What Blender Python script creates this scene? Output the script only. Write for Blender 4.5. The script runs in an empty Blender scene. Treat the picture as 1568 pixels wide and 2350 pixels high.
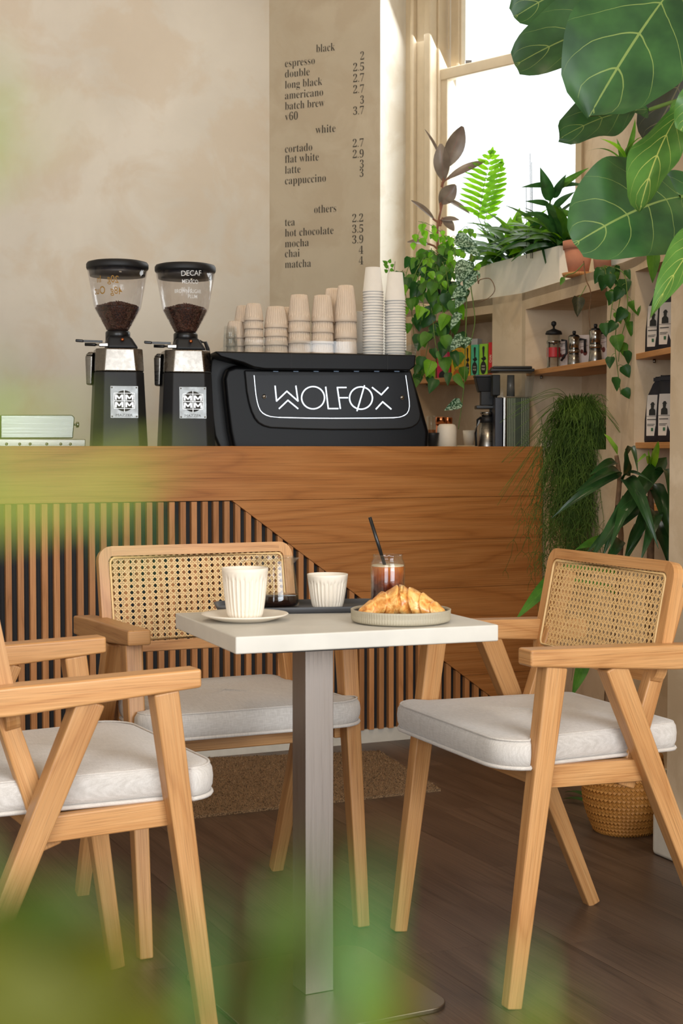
import bpy, math, random
import numpy as np
from mathutils import Vector, Matrix
random.seed(7)
V = Vector
pi = math.pi
COL = bpy.context.scene.collection
scene = bpy.context.scene

# ---------------------------------------------------------------- camera
F = 3450.0            # focal length in pixels of the 1568 x 2350 frame
EYE = V((0, 0, 1.08))
PITCH = math.atan(143.5 / F)
cam_data = bpy.data.cameras.new('camera')
cam = bpy.data.objects.new('camera', cam_data)
COL.objects.link(cam)
cam.location = EYE
cam.rotation_euler = (pi / 2 - PITCH, 0, 0)
cam_data.sensor_fit = 'HORIZONTAL'
cam_data.sensor_width = 36
cam_data.lens = 36 * F / 1568
cam_data.clip_start = 0.01
cam_data.dof.use_dof = True
cam_data.dof.focus_distance = 3.9
cam_data.dof.aperture_fstop = 16.5
scene.camera = cam

# ---------------------------------------------------------------- world and lights
world = bpy.data.worlds.new('sky')
scene.world = world
world.use_nodes = True
bg = world.node_tree.nodes['Background']
bg.inputs[0].default_value = (0.93, 0.97, 1.0, 1)
bg.inputs[1].default_value = 1.9


def area(name, loc, target, sx, sy, power, col):
    l = bpy.data.lights.new(name, 'AREA')
    l.shape = 'RECTANGLE'
    l.size, l.size_y, l.energy, l.color = sx, sy, power, col
    o = bpy.data.objects.new(name, l)
    o.location = loc
    o.rotation_euler = (V(target) - V(loc)).to_track_quat('-Z', 'Y').to_euler()
    COL.objects.link(o)
    return o


def spot(name, loc, target, power, col, angle=70, r=0.06):
    l = bpy.data.lights.new(name, 'SPOT')
    l.energy, l.color, l.spot_size, l.spot_blend, l.shadow_soft_size = power, col, math.radians(angle), 0.8, r
    o = bpy.data.objects.new(name, l)
    o.location = loc
    o.rotation_euler = (V(target) - V(loc)).to_track_quat('-Z', 'Y').to_euler()
    COL.objects.link(o)
    return o


area('shop_window_light', (2.42, -0.6, 1.9), (-0.2, 3.4, 0.9), 2.4, 2.4, 185, (0.88, 0.94, 1.0))
area('shop_door_light', (-1.2, -2.9, 1.9), (-0.9, 6, 1.3), 2.6, 2.6, 160, (0.90, 0.95, 1.0))
area('bay_window_light', (0.95, 7.25, 2.6), (-0.4, 6.0, 1.2), 1.0, 1.7, 26, (0.95, 0.98, 1.0))
spot('ceiling_spot_light', (-0.4, 4.6, 3.5), (-0.7, 7.2, 3.0), 65, (1.0, 0.78, 0.54), 120, 0.15)
spot('ceiling_spot_light', (0.55, 3.9, 3.5), (0.75, 5.5, 0.7), 75, (1.0, 0.78, 0.52), 70, 0.1)
spot('ceiling_spot_light', (-0.9, 2.6, 3.5), (-0.2, 3.1, 0.5), 30, (1.0, 0.78, 0.52), 90, 0.15)

scene.view_settings.view_transform = 'Standard'
scene.view_settings.look = 'None'
scene.view_settings.gamma = 1
scene.view_settings.use_curve_mapping = False
scene.view_settings.exposure = 0.0
scene.cycles.max_bounces = 10
scene.cycles.transparent_max_bounces = 24
scene.cycles.sample_clamp_indirect = 6
scene.cycles.use_denoising = True
scene.cycles.caustics_reflective = False
scene.cycles.caustics_refractive = False


# ---------------------------------------------------------------- calibration helpers (pixel of the photograph -> point in the room)
def ray(x, y):
    fw = V((0, math.cos(PITCH), -math.sin(PITCH)))
    up = V((0, math.sin(PITCH), math.cos(PITCH)))
    return fw + V((1, 0, 0)) * ((x - 784) / F) + up * ((1175 - y) / F)


def onz(x, y, z):
    r = ray(x, y)
    return EYE + r * ((z - EYE.z) / r.z)


def at(x, y, Y):
    r = ray(x, y)
    return EYE + r * (Y / r.y)


class Plane:
    """vertical plane through P along direction d; gives (s, z) of a pixel and maps (s, z, depth) to 3-D."""
    def __init__(self, P, d):
        self.P = V((P[0], P[1], 0))
        self.d = V((d[0], d[1], 0)).normalized()
        self.n = V((-self.d.y, self.d.x, 0))      # towards the back (away from the viewer for d pointing right)

    def sz(self, x, y):
        r = ray(x, y)
        t = self.n.dot(self.P - EYE) / self.n.dot(r)
        q = EYE + r * t
        return ((q - self.P).dot(self.d), q.z)

    def pt(self, s, z, depth=0.0):
        q = self.P + self.d * s + self.n * depth
        return V((q.x, q.y, z))

    def px(self, x, y, depth=0.0):
        s, z = self.sz(x, y)
        return self.pt(s, z, depth)


# ---------------------------------------------------------------- mesh builder
class MB:
    def __init__(self):
        self.v, self.f, self.uv, self.sm = [], [], [], []

    def add(self, vs, fs, smooth=False, uvs=None, grain=None):
        n = len(self.v)
        vs = [V(p) for p in vs]
        self.v += vs
        for i, fc in enumerate(fs):
            self.f.append([k + n for k in fc])
            self.sm.append(smooth)
            if uvs is not None:
                self.uv.append([uvs[k] for k in fc])
            else:
                a, b, c = vs[fc[0]], vs[fc[1]], vs[fc[2]]
                nn = (b - a).cross(c - b)
                nn = nn.normalized() if nn.length > 1e-12 else V((0, 0, 1))
                g = grain if grain is not None else V((0, 0, 1))
                g = g.normalized()
                if abs(nn.dot(g)) > 0.9:
                    g1 = V((1, 0, 0)) if abs(nn.x) < 0.8 else V((0, 1, 0))
                    w = nn.cross(g1).normalized()
                    self.uv.append([(vs[k].dot(g1) * 0.3, vs[k].dot(w)) for k in fc])
                else:
                    w = nn.cross(g).normalized()
                    self.uv.append([(vs[k].dot(g), vs[k].dot(w)) for k in fc])
        return self

    def box(self, c, s, ax=None, grain=None):
        c = V(c)
        X, Y, Z = ax if ax else (V((1, 0, 0)), V((0, 1, 0)), V((0, 0, 1)))
        vs = [c + X * (s[0] / 2 * i) + Y * (s[1] / 2 * j) + Z * (s[2] / 2 * k) for i in (-1, 1) for j in (-1, 1) for k in (-1, 1)]
        fs = [(0, 1, 3, 2), (4, 6, 7, 5), (0, 4, 5, 1), (2, 3, 7, 6), (0, 2, 6, 4), (1, 5, 7, 3)]
        return self.add(vs, fs, grain=grain or (X if s[0] >= max(s[1], s[2]) else (Y if s[1] >= s[2] else Z)))

    def bar(self, p0, p1, a0, b0, a1=None, b1=None, side=(1, 0, 0)):
        """tapered rectangular bar; a = size along `side`, b = across"""
        p0, p1 = V(p0), V(p1)
        a1 = a0 if a1 is None else a1
        b1 = b0 if b1 is None else b1
        t = (p1 - p0).normalized()
        s = V(side)
        s = (s - t * s.dot(t)).normalized()
        w = t.cross(s)
        vs = []
        for p, a, b in ((p0, a0, b0), (p1, a1, b1)):
            vs += [p - s * a / 2 - w * b / 2, p + s * a / 2 - w * b / 2, p + s * a / 2 + w * b / 2, p - s * a / 2 + w * b / 2]
        fs = [(3, 2, 1, 0), (4, 5, 6, 7), (0, 1, 5, 4), (1, 2, 6, 5), (2, 3, 7, 6), (3, 0, 4, 7)]
        return self.add(vs, fs, grain=t)

    def hexa(self, lo, hi, grain=None):
        """solid between two matching polygons"""
        n = len(lo)
        fs = [tuple(range(n))[::-1], tuple(range(n, 2 * n))]
        fs += [(i, (i + 1) % n, n + (i + 1) % n, n + i) for i in range(n)]
        return self.add(list(lo) + list(hi), fs, grain=grain)

    def prism(self, pl, poly, d0, d1, grain=None):
        """poly of (s, z) on a Plane, from depth d0 to d1"""
        return self.hexa([pl.pt(s, z, d0) for s, z in poly], [pl.pt(s, z, d1) for s, z in poly], grain)

    def slab(self, poly, z0, z1, grain=None):
        return self.hexa([V((x, y, z0)) for x, y in poly], [V((x, y, z1)) for x, y in poly], grain)

    def lathe(self, prof, c=(0, 0, 0), seg=32, mod=None, closed=False, ax=None):
        c = V(c)
        X, Y, Z = ax if ax else (V((1, 0, 0)), V((0, 1, 0)), V((0, 0, 1)))
        vs, uvs = [], []
        n = len(prof)
        for i, (r, z) in enumerate(prof):
            for k in range(seg):
                a = 2 * pi * k / seg
                rr = r * (mod(a, i / (n - 1)) if mod else 1)
                vs.append(c + X * (rr * math.cos(a)) + Y * (rr * math.sin(a)) + Z * z)
                uvs.append((z, k / seg * 2 * pi * 0.05))
        fs = []
        for i in range(n - 1):
            for k in range(seg):
                k2 = (k + 1) % seg
                fs.append((i * seg + k, i * seg + k2, (i + 1) * seg + k2, (i + 1) * seg + k))
        return self.add(vs, fs, smooth=True, uvs=uvs)

    def tube(self, pts, r, seg=8, r1=None, cap=True):
        pts = [V(p) for p in pts]
        n = len(pts)
        vs, uvs = [], []
        ref = V((0, 0, 1))
        L = 0
        for i, p in enumerate(pts):
            t = (pts[min(i + 1, n - 1)] - pts[max(i - 1, 0)])
            t = t.normalized() if t.length > 1e-9 else V((0, 0, 1))
            if abs(t.dot(ref)) > 0.95:
                ref = V((1, 0, 0))
            a = t.cross(ref).normalized()
            b = t.cross(a)
            ref = b.cross(t) if False else ref
            rr = r if r1 is None else r + (r1 - r) * i / (n - 1)
            if i:
                L += (p - pts[i - 1]).length
            for k in range(seg):
                w = 2 * pi * k / seg
                vs.append(p + a * (rr * math.cos(w)) + b * (rr * math.sin(w)))
                uvs.append((L, k / seg * 0.06))
        fs = []
        for i in range(n - 1):
            for k in range(seg):
                k2 = (k + 1) % seg
                fs.append((i * seg + k, i * seg + k2, (i + 1) * seg + k2, (i + 1) * seg + k))
        if cap:
            fs.append(tuple(range(seg))[::-1])
            fs.append(tuple(range((n - 1) * seg, n * seg)))
        return self.add(vs, fs, smooth=True, uvs=uvs)

    def build(self, name, mat, parent=None, bevel=0.0, seg=2, smooth_all=False, local=True, **props):
        me = bpy.data.meshes.new(name)
        off = V((0, 0, 0))
        if parent is not None and local:
            inv = parent_world(parent).inverted()
            vs = [inv @ p for p in self.v]
        else:
            if local and self.v:
                xs = [p.x for p in self.v]; ys = [p.y for p in self.v]; zs = [p.z for p in self.v]
                off = V(((min(xs) + max(xs)) / 2, (min(ys) + max(ys)) / 2, min(zs)))
            vs = [p - off for p in self.v]
        me.from_pydata([tuple(p) for p in vs], [], self.f)
        ul = me.uv_layers.new(name='UVMap')
        flat = [c for fc in self.uv for q in fc for c in q]
        ul.data.foreach_set('uv', flat)
        me.polygons.foreach_set('use_smooth', [bool(s or smooth_all or bevel > 0) for s in self.sm])
        me.materials.append(mat)
        me.update()
        o = bpy.data.objects.new(name, me)
        if parent is None:
            o.location = off
        o.parent = parent
        COL.objects.link(o)
        if bevel > 0:
            b = o.modifiers.new('bevel', 'BEVEL')
            b.width = bevel; b.segments = seg; b.limit_method = 'ANGLE'; b.angle_limit = math.radians(40)
            b.harden_normals = False
            w = o.modifiers.new('wn', 'WEIGHTED_NORMAL'); w.keep_sharp = True
        for k, q in props.items():
            o[k] = q
        return o


def parent_world(o):
    m = Matrix.LocRotScale(o.location, o.rotation_euler, o.scale)
    return parent_world(o.parent) @ m if o.parent else m


def thing(name, label, cat, loc=(0, 0, 0), rotz=0, group=None):
    o = bpy.data.objects.new(name, None)
    o.empty_display_size = 0.05
    o.location = loc
    o.rotation_euler = (0, 0, rotz)
    COL.objects.link(o)
    o['label'] = label; o['category'] = cat
    if group: o['group'] = group
    return o


def tag(o, label, cat, group=None, kind=None):
    o['label'] = label; o['category'] = cat
    if group: o['group'] = group
    if kind: o['kind'] = kind
    return o


def struct(o):
    o['kind'] = 'structure'
    return o


def root(name):
    o = bpy.data.objects.new(name, None)
    COL.objects.link(o)
    o['kind'] = 'structure'
    return o


def dup(r, loc, rotz=0, label=None, group=None):
    n = r.copy(); COL.objects.link(n); n.location = loc; n.rotation_euler = (0, 0, rotz)
    if label: n['label'] = label
    if group: n['group'] = group
    for ch in list(r.children):
        c = ch.copy(); COL.objects.link(c); c.parent = n
        for g in list(ch.children):
            d = g.copy(); COL.objects.link(d); d.parent = c
    return n


def serif(s):      # the menu is set in a serif face: the mathematical serif letters of the built-in font set
    o = ''
    for c in s:
        if 'a' <= c <= 'z': o += chr(0x1D41A + ord(c) - 97)
        elif '0' <= c <= '9': o += chr(0x1D7CE + ord(c) - 48)
        else: o += c
    return o


def text_mb(body, size, mapper, offset=0.0, align='LEFT', sx=1.0, spacing=1.0):
    """text as a flat mesh, every vertex (x, y) sent through mapper"""
    c = bpy.data.curves.new('lettering', 'FONT')
    c.body = body; c.size = 1.0; c.offset = offset; c.align_x = align; c.space_character = spacing
    c.resolution_u = 4
    o = bpy.data.objects.new('lettering', c)
    COL.objects.link(o)
    bpy.context.view_layer.update()
    me = bpy.data.meshes.new_from_object(o.evaluated_get(bpy.context.evaluated_depsgraph_get()))
    mb = MB()
    vs = [mapper(p.co.x * sx * size, p.co.y * size) for p in me.vertices]
    fs = [tuple(p.vertices) for p in me.polygons]
    if fs:
        mb.add(vs, fs)
    bpy.data.objects.remove(o)
    bpy.data.curves.remove(c)
    bpy.data.meshes.remove(me)
    return mb


# ---------------------------------------------------------------- materials
def L(c):   # sRGB 0-255 to linear
    return tuple(((x / 255) / 12.92 if x / 255 <= 0.04045 else ((x / 255 + 0.055) / 1.055) ** 2.4) for x in c) + (1,)


class Mat:
    def __init__(self, name):
        self.m = bpy.data.materials.new(name)
        self.m.use_nodes = True
        self.nt = self.m.node_tree
        self.b = self.nt.nodes['Principled BSDF']
        self.out = self.nt.nodes['Material Output']

    def n(self, typ, **kw):
        nd = self.nt.nodes.new(typ)
        for k, q in kw.items():
            if k.startswith('i_'):
                key = k[2:]
                key = int(key) if key.isdigit() else key.replace('_', ' ')
                nd.inputs[key].default_value = q
            else:
                setattr(nd, k, q)
        return nd

    def l(self, a, ao, b, bi):
        self.nt.links.new(a.outputs[ao], b.inputs[bi])

    def math(self, op, a, b=None, c=None):
        nd = self.nt.nodes.new('ShaderNodeMath'); nd.operation = op
        for i, q in enumerate((a, b, c)):
            if q is None: continue
            if isinstance(q, tuple): self.nt.links.new(q[0].outputs[q[1]], nd.inputs[i])
            elif hasattr(q, 'outputs'): self.nt.links.new(q.outputs[0], nd.inputs[i])
            else: nd.inputs[i].default_value = q
        return nd

    def ramp(self, src, stops, out=0):
        r = self.nt.nodes.new('ShaderNodeValToRGB')
        while len(r.color_ramp.elements) < len(stops): r.color_ramp.elements.new(0.5)
        for e, (p, c) in zip(r.color_ramp.elements, stops):
            e.position = p; e.color = c if len(c) == 4 else tuple(c) + (1,)
        self.nt.links.new(src.outputs[out], r.inputs[0])
        return r

    def mix(self, fac, a, b):
        nd = self.nt.nodes.new('ShaderNodeMix'); nd.data_type = 'RGBA'
        for q, i in ((fac, 0), (a, 6), (b, 7)):
            if hasattr(q, 'outputs'): self.nt.links.new(q.outputs[2] if q.bl_idname == 'ShaderNodeMix' else q.outputs[0], nd.inputs[i])
            else: nd.inputs[i].default_value = q
        return nd

    def color(self, q, key='Base Color'):
        self.nt.links.new(q.outputs[2] if q.bl_idname == 'ShaderNodeMix' else q.outputs[0], self.b.inputs[key])

    def bump(self, src, strength=0.1, dist=0.002, out=0):
        b = self.n('ShaderNodeBump', i_Strength=strength, i_Distance=dist)
        self.nt.links.new(src.outputs[out], b.inputs['Height'])
        self.nt.links.new(b.outputs[0], self.b.inputs['Normal'])
        return b

    def coords(self, kind='Object', scale=(1, 1, 1), rnd=True):
        tc = self.n('ShaderNodeTexCoord')
        mp = self.n('ShaderNodeMapping'); mp.inputs['Scale'].default_value = scale
        self.l(tc, kind, mp, 0)
        if rnd:
            oi = self.n('ShaderNodeObjectInfo')
            cx = self.n('ShaderNodeCombineXYZ')
            m1 = self.math('MULTIPLY', (oi, 'Random'), 37.0)
            m2 = self.math('MULTIPLY', (oi, 'Random'), 91.0)
            self.l(m1, 0, cx, 0); self.l(m2, 0, cx, 1)
            self.l(cx, 0, mp, 1)
        return mp


def plain(name, rgb, rough=0.5, metal=0.0, spec=0.5, mottle=0.06, scale=30, bump=0.0, coat=0.0):
    M = Mat(name)
    c = L(rgb)
    mp = M.coords('Object')
    nz = M.n('ShaderNodeTexNoise', i_Scale=scale, i_Detail=3.0)
    M.l(mp, 0, nz, 'Vector')
    d = tuple(x * (1 - mottle) for x in c[:3]) + (1,)
    e = tuple(min(1, x * (1 + mottle)) for x in c[:3]) + (1,)
    M.color(M.ramp(nz, [(0.3, d), (0.7, e)]))
    M.b.inputs['Roughness'].default_value = rough
    M.b.inputs['Metallic'].default_value = metal
    M.b.inputs['Specular IOR Level'].default_value = spec
    M.b.inputs['Coat Weight'].default_value = coat
    if bump: M.bump(nz, bump, 0.001)
    return M.m


def wood(name, a, b, c, rough=0.45, fine=60.0, along=1.6, rings=True, bump=0.08, vary=0.12, knots=False):
    """grain along U of the UV map (metres)"""
    M = Mat(name)
    mp = M.coords('UV', (along * 2.2, fine * 6.0, 1))
    n1 = M.n('ShaderNodeTexNoise', i_Scale=1.0, i_Detail=5.0, i_Roughness=0.7, i_Distortion=0.15)
    M.l(mp, 0, n1, 'Vector')
    mp2 = M.coords('UV', (along * 0.55, fine * 0.13, 1))
    n2 = M.n('ShaderNodeTexNoise', i_Scale=1.0, i_Detail=2.5, i_Roughness=0.45, i_Distortion=0.5)
    M.l(mp2, 0, n2, 'Vector')
    w = M.math('MULTIPLY', n2, 26.0 if knots else 14.0)
    w3 = M.math('PINGPONG', w, 1.0)
    r1 = M.ramp(n1, [(0.28, L(c)), (0.48, L(a)), (0.72, L(b))])
    r2 = M.ramp(w3, [(0.0, L(c)), (0.22, L(a)), (1.0, L(b))])
    mx = M.mix(0.38 if rings else 0.1, r1, r2)
    mp3 = M.coords('UV', (along * 5, fine * 16.0, 1))
    n3 = M.n('ShaderNodeTexNoise', i_Scale=1.0, i_Detail=2.0); M.l(mp3, 0, n3, 'Vector')
    pore = M.ramp(n3, [(0.36, (0.62, 0.62, 0.62, 1)), (0.46, (1, 1, 1, 1))])
    mul = M.nt.nodes.new('ShaderNodeMix'); mul.data_type = 'RGBA'; mul.blend_type = 'MULTIPLY'; mul.inputs[0].default_value = 0.8
    M.nt.links.new(mx.outputs[2], mul.inputs[6]); M.l(pore, 0, mul, 7)
    oi = M.n('ShaderNodeObjectInfo')
    hv = M.n('ShaderNodeHueSaturation')
    val = M.math('MULTIPLY_ADD', (oi, 'Random'), vary * 2, 1 - vary)
    M.l(val, 0, hv, 'Value')
    M.nt.links.new(mul.outputs[2], hv.inputs['Color'])
    M.color(hv)
    M.b.inputs['Roughness'].default_value = rough
    M.b.inputs['Specular IOR Level'].default_value = 0.35
    M.bump(n1, bump, 0.001)
    return M.m


def metal(name, rgb, rough=0.3, brushed=True, axis=(4, 4, 300)):
    M = Mat(name)
    mp = M.coords('Object', axis)
    nz = M.n('ShaderNodeTexNoise', i_Scale=1.0, i_Detail=4.0)
    M.l(mp, 0, nz, 'Vector')
    M.b.inputs['Metallic'].default_value = 1
    c = L(rgb)
    M.color(M.ramp(nz, [(0.2, tuple(x * 0.88 for x in c[:3]) + (1,)), (0.8, c)]))
    rr = M.ramp(nz, [(0.3, (rough * 0.8,) * 3 + (1,)), (0.7, (rough * 1.25,) * 3 + (1,))])
    M.l(rr, 0, M.b, 'Roughness')
    return M.m


def clear(name, tint=(0.97, 0.98, 0.98), rough=0.02, edge=0.35, base=0.04):
    """thin clear glass / plastic: transparent with a Fresnel reflection"""
    M = Mat(name)
    tr = M.n('ShaderNodeBsdfTransparent'); tr.inputs[0].default_value = tint + (1,)
    gl = M.n('ShaderNodeBsdfGlossy'); gl.inputs['Roughness'].default_value = rough
    lw = M.n('ShaderNodeLayerWeight', i_Blend=0.35)
    mp = M.n('ShaderNodeMapRange'); mp.inputs[3].default_value = base; mp.inputs[4].default_value = edge
    M.l(lw, 'Facing', mp, 0)
    mx = M.n('ShaderNodeMixShader')
    M.l(mp, 0, mx, 0); M.l(tr, 0, mx, 1); M.l(gl, 0, mx, 2); M.l(mx, 0, M.out, 0)
    return M.m


def emit(name, rgb, s):
    M = Mat(name)
    e = M.n('ShaderNodeEmission'); e.inputs[0].default_value = L(rgb); e.inputs[1].default_value = s
    M.l(e, 0, M.out, 0)
    return M.m


def leafmat(name, dark, light, vein, nv=7, slant=0.9, vw=0.06, gloss=0.35, trans=0.3, variegate=0.0, vstr=0.8, backc=None):
    M = Mat(name)
    tc = M.n('ShaderNodeTexCoord')
    sp = M.n('ShaderNodeSeparateXYZ'); M.l(tc, 'UV', sp, 0)
    a = M.math('ABSOLUTE', M.math('MULTIPLY_ADD', (sp, 'X'), 2.0, -1.0))
    mid = M.math('LESS_THAN', a, vw * 0.8)
    nzw = M.n('ShaderNodeTexNoise', i_Scale=3.0); M.l(tc, 'UV', nzw, 'Vector')
    bend = M.math('MULTIPLY', M.math('POWER', a, 1.3), slant)
    ph = M.math('SUBTRACT', M.math('ADD', (sp, 'Y'), M.math('MULTIPLY', nzw, 0.06)), M.math('MULTIPLY', bend, 0.35))
    fr = M.math('PINGPONG', M.math('MULTIPLY', ph, float(nv)), 0.5)
    thr = M.math('MULTIPLY', M.math('SUBTRACT', 1.05, a), vw)
    side = M.math('LESS_THAN', fr, thr)
    vf = M.math('MAXIMUM', mid, side)
    vf = M.math('MULTIPLY', vf, vstr)
    mp = M.coords('Object')
    nz = M.n('ShaderNodeTexNoise', i_Scale=14.0, i_Detail=3.0); M.l(mp, 0, nz, 'Vector')
    base = M.ramp(nz, [(0.3, L(dark)), (0.72, L(light))])
    last = base
    if variegate:
        n3 = M.n('ShaderNodeTexNoise', i_Scale=130.0, i_Detail=2.0, i_Distortion=0.3); M.l(mp, 0, n3, 'Vector')
        r3 = M.ramp(n3, [(0.48, (0, 0, 0, 1)), (0.56, (1, 1, 1, 1))])
        f3 = M.math('MULTIPLY', r3, variegate)
        last = M.mix(f3, base, L((170, 200, 175)))
    mx = M.mix(vf, last, L(vein))
    col = mx
    if backc:
        geo = M.n('ShaderNodeNewGeometry')
        bm = M.nt.nodes.new('ShaderNodeMix'); bm.data_type = 'RGBA'
        M.l(geo, 'Backfacing', bm, 0); M.nt.links.new(mx.outputs[2], bm.inputs[6]); bm.inputs[7].default_value = L(backc)
        col = bm
    M.color(col)
    M.b.inputs['Roughness'].default_value = gloss
    M.b.inputs['Specular IOR Level'].default_value = 0.32
    tl = M.n('ShaderNodeBsdfTranslucent')
    hs = M.n('ShaderNodeHueSaturation', i_Saturation=1.1, i_Value=1.6)
    M.nt.links.new(col.outputs[2], hs.inputs['Color']); M.l(hs, 0, tl, 0)
    ms = M.n('ShaderNodeMixShader'); ms.inputs[0].default_value = trans
    M.l(M.b, 0, ms, 1); M.l(tl, 0, ms, 2); M.l(ms, 0, M.out, 0)
    bmp = M.bump(vf, 0.25, 0.001)
    M.l(bmp, 0, tl, 'Normal')
    return M.m


def plaster(name, a, b, c, scale=1.1, rough=0.75):
    M = Mat(name)
    tc = M.n('ShaderNodeTexCoord')
    n1 = M.n('ShaderNodeTexNoise', i_Scale=scale, i_Detail=6.0, i_Roughness=0.6, i_Distortion=0.25)
    M.l(tc, 'Object', n1, 'Vector')
    n2 = M.n('ShaderNodeTexNoise', i_Scale=scale * 2.6, i_Detail=5.0, i_Roughness=0.6, i_Distortion=0.5)
    M.l(tc, 'Object', n2, 'Vector')
    r1 = M.ramp(n1, [(0.35, L(a)), (0.62, L(b))])
    r2 = M.ramp(n2, [(0.46, (0, 0, 0, 1)), (0.58, (1, 1, 1, 1))])
    f = M.math('MULTIPLY', r2, 0.5)
    M.color(M.mix(f, r1, L(c)))
    n3 = M.n('ShaderNodeTexNoise', i_Scale=60.0, i_Detail=4.0); M.l(tc, 'Object', n3, 'Vector')
    M.b.inputs['Roughness'].default_value = rough
    M.bump(n3, 0.08, 0.002)
    return M.m


def fabric(name, rgb, rgb2):
    M = Mat(name)
    mp = M.coords('Object', (1, 1, 1))
    n = M.n('ShaderNodeTexNoise', i_Scale=500.0, i_Detail=2.0); M.l(mp, 0, n, 'Vector')
    mpa = M.coords('Object', (900, 60, 60)); na = M.n('ShaderNodeTexNoise', i_Scale=1.0); M.l(mpa, 0, na, 'Vector')
    mpb = M.coords('Object', (60, 900, 900)); nb = M.n('ShaderNodeTexNoise', i_Scale=1.0); M.l(mpb, 0, nb, 'Vector')
    s = M.math('ADD', na, nb); s2 = M.math('MULTIPLY', s, 0.5)
    M.color(M.ramp(s2, [(0.38, L(rgb2)), (0.62, L(rgb))]))
    M.b.inputs['Roughness'].default_value = 0.95
    M.b.inputs['Sheen Weight'].default_value = 0.25
    M.bump(s2, 0.25, 0.0006)
    return M.m


OAK = wood('pale_oak', (186, 134, 82), (204, 156, 104), (154, 100, 54), rough=0.36)
OAKP = wood('whitewashed_oak', (203, 164, 124), (222, 190, 156), (172, 126, 84), rough=0.5)
VEN = wood('oak_veneer', (172, 110, 56), (192, 134, 78), (134, 80, 36), rough=0.42, fine=40, along=0.8, vary=0.04, knots=True)
SLAT = wood('oak_slat', (178, 120, 72), (200, 144, 94), (146, 92, 48), rough=0.5, vary=0.2)
SHELF = wood('shelf_oak', (190, 134, 80), (208, 156, 104), (160, 104, 56), rough=0.5)
FLOORM = wood('dark_floor_board', (80, 63, 51), (104, 84, 68), (54, 41, 33), rough=0.38, fine=26, along=0.9, vary=0.16, bump=0.12)
BLACKP = plain('black_backing', (22, 22, 24), 0.7)
PLASTER = plaster('limewash_plaster', (202, 194, 180), (216, 208, 194), (202, 184, 160))
PLASTER2 = plaster('menu_plaster', (184, 172, 150), (196, 184, 162), (178, 162, 138), 1.6)
PLASTER3 = plaster('window_lit_limewash', (222, 216, 202), (232, 228, 216), (210, 198, 176), 1.8)  # return wall: light from the window is put into this whiter plaster
SHELFP = plaster('shelf_plaster', (202, 180, 150), (214, 194, 166), (186, 162, 130), 2.5)
PAINT = plain('cream_window_paint', (204, 188, 160), 0.45, mottle=0.05, scale=18, bump=0.1)
WHITEP = plain('white_gloss_paint', (206, 200, 188), 0.4, mottle=0.05, bump=0.1)
CEIL = plain('ceiling_paint', (226, 214, 196), 0.9)
BLK = plain('satin_black', (14, 14, 16), 0.32, mottle=0.1)
BLKM = plain('matt_black', (20, 20, 22), 0.55, mottle=0.1)
DGREY = plain('dark_grey_ceramic', (62, 62, 64), 0.5)
STEEL = metal('brushed_steel', (150, 147, 142), 0.3)
STEELV = metal('column_steel', (158, 148, 140), 0.5, axis=(500, 500, 6))
CHROME = metal('polished_steel', (176, 174, 170), 0.16)
COPPER = metal('copper', (214, 130, 84), 0.22)
CERAM = plain('matt_cream_ceramic', (226, 214, 196), 0.55, mottle=0.03)
CERAMB = plain('beige_ceramic', (214, 196, 176), 0.55, mottle=0.03)
PAPER = plain('white_paper_cup', (232, 230, 226), 0.6, mottle=0.02)
PLATEM = plain('stone_grey_ceramic', (170, 160, 138), 0.6, mottle=0.05)
TOPM = plain('pale_concrete_top', (200, 194, 182), 0.5, mottle=0.06, scale=14, bump=0.06)
CUSH = fabric('oatmeal_linen', (206, 199, 191), (184, 176, 167))
PIPE = fabric('linen_piping', (208, 200, 190), (188, 178, 168))
CANE = wood('cane', (226, 188, 130), (238, 208, 158), (200, 154, 94), rough=0.5, fine=60, along=8, rings=False)
GLASS = clear('clear_glass', edge=0.28, base=0.02)
PERSPEX = clear('clear_perspex', (0.95, 0.96, 0.965), 0.06, 0.22, 0.015)
HOPPER = clear('smoky_hopper_plastic', (0.95, 0.945, 0.95), 0.06, 0.22, 0.02)
PANE = clear('window_pane', (0.98, 0.99, 0.99), 0.01, 0.15, 0.02)
TERRA = plain('terracotta', (190, 130, 104), 0.85, mottle=0.15, scale=20)
WHITEC = plain('white_planter', (240, 236, 226), 0.35, mottle=0.02)
SOIL = plain('potting_soil', (50, 36, 26), 0.95, mottle=0.4, scale=120, bump=0.6)
INK = plain('menu_ink', (62, 58, 52), 0.8)
WHITEI = plain('white_ink', (230, 230, 228), 0.6)
GOLDI = plain('gold_ink', (160, 116, 30), 0.5)
STEMG = plain('green_stem', (96, 122, 52), 0.6, mottle=0.2)
STEMB = plain('brown_stem', (106, 78, 52), 0.8, mottle=0.3, scale=60, bump=0.4)
STEMR = plain('reddish_stem', (138, 92, 70), 0.7, mottle=0.2)

# ================================================================ THE SETTING
def off(pl, dep):
    q = Plane(pl.P + pl.n * dep, pl.d)
    return q


CNT = Plane((0.09, 5.481), (0.907, 0.42))
MENU = Plane((-0.355, 7.475), (0.923, -0.384))
LEFT = Plane((-0.355, 7.475), (0.907, 0.42))
WIN = Plane((0.458, 7.31), (0.71, -0.704))
A0, A1, B1, C1 = (0.292, 6.813), (0.724, 6.06), (0.942, 5.07), (1.004, 4.575)
FA = Plane(A0, (A1[0] - A0[0], A1[1] - A0[1]))
FB = Plane(A1, (B1[0] - A1[0], B1[1] - A1[1]))
FC = Plane(B1, (C1[0] - B1[0], C1[1] - B1[1]))
lenA, lenB, lenC = [math.dist(a, b) for a, b in ((A0, A1), (A1, B1), (B1, C1))]
TOPZ = 1.706

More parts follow.
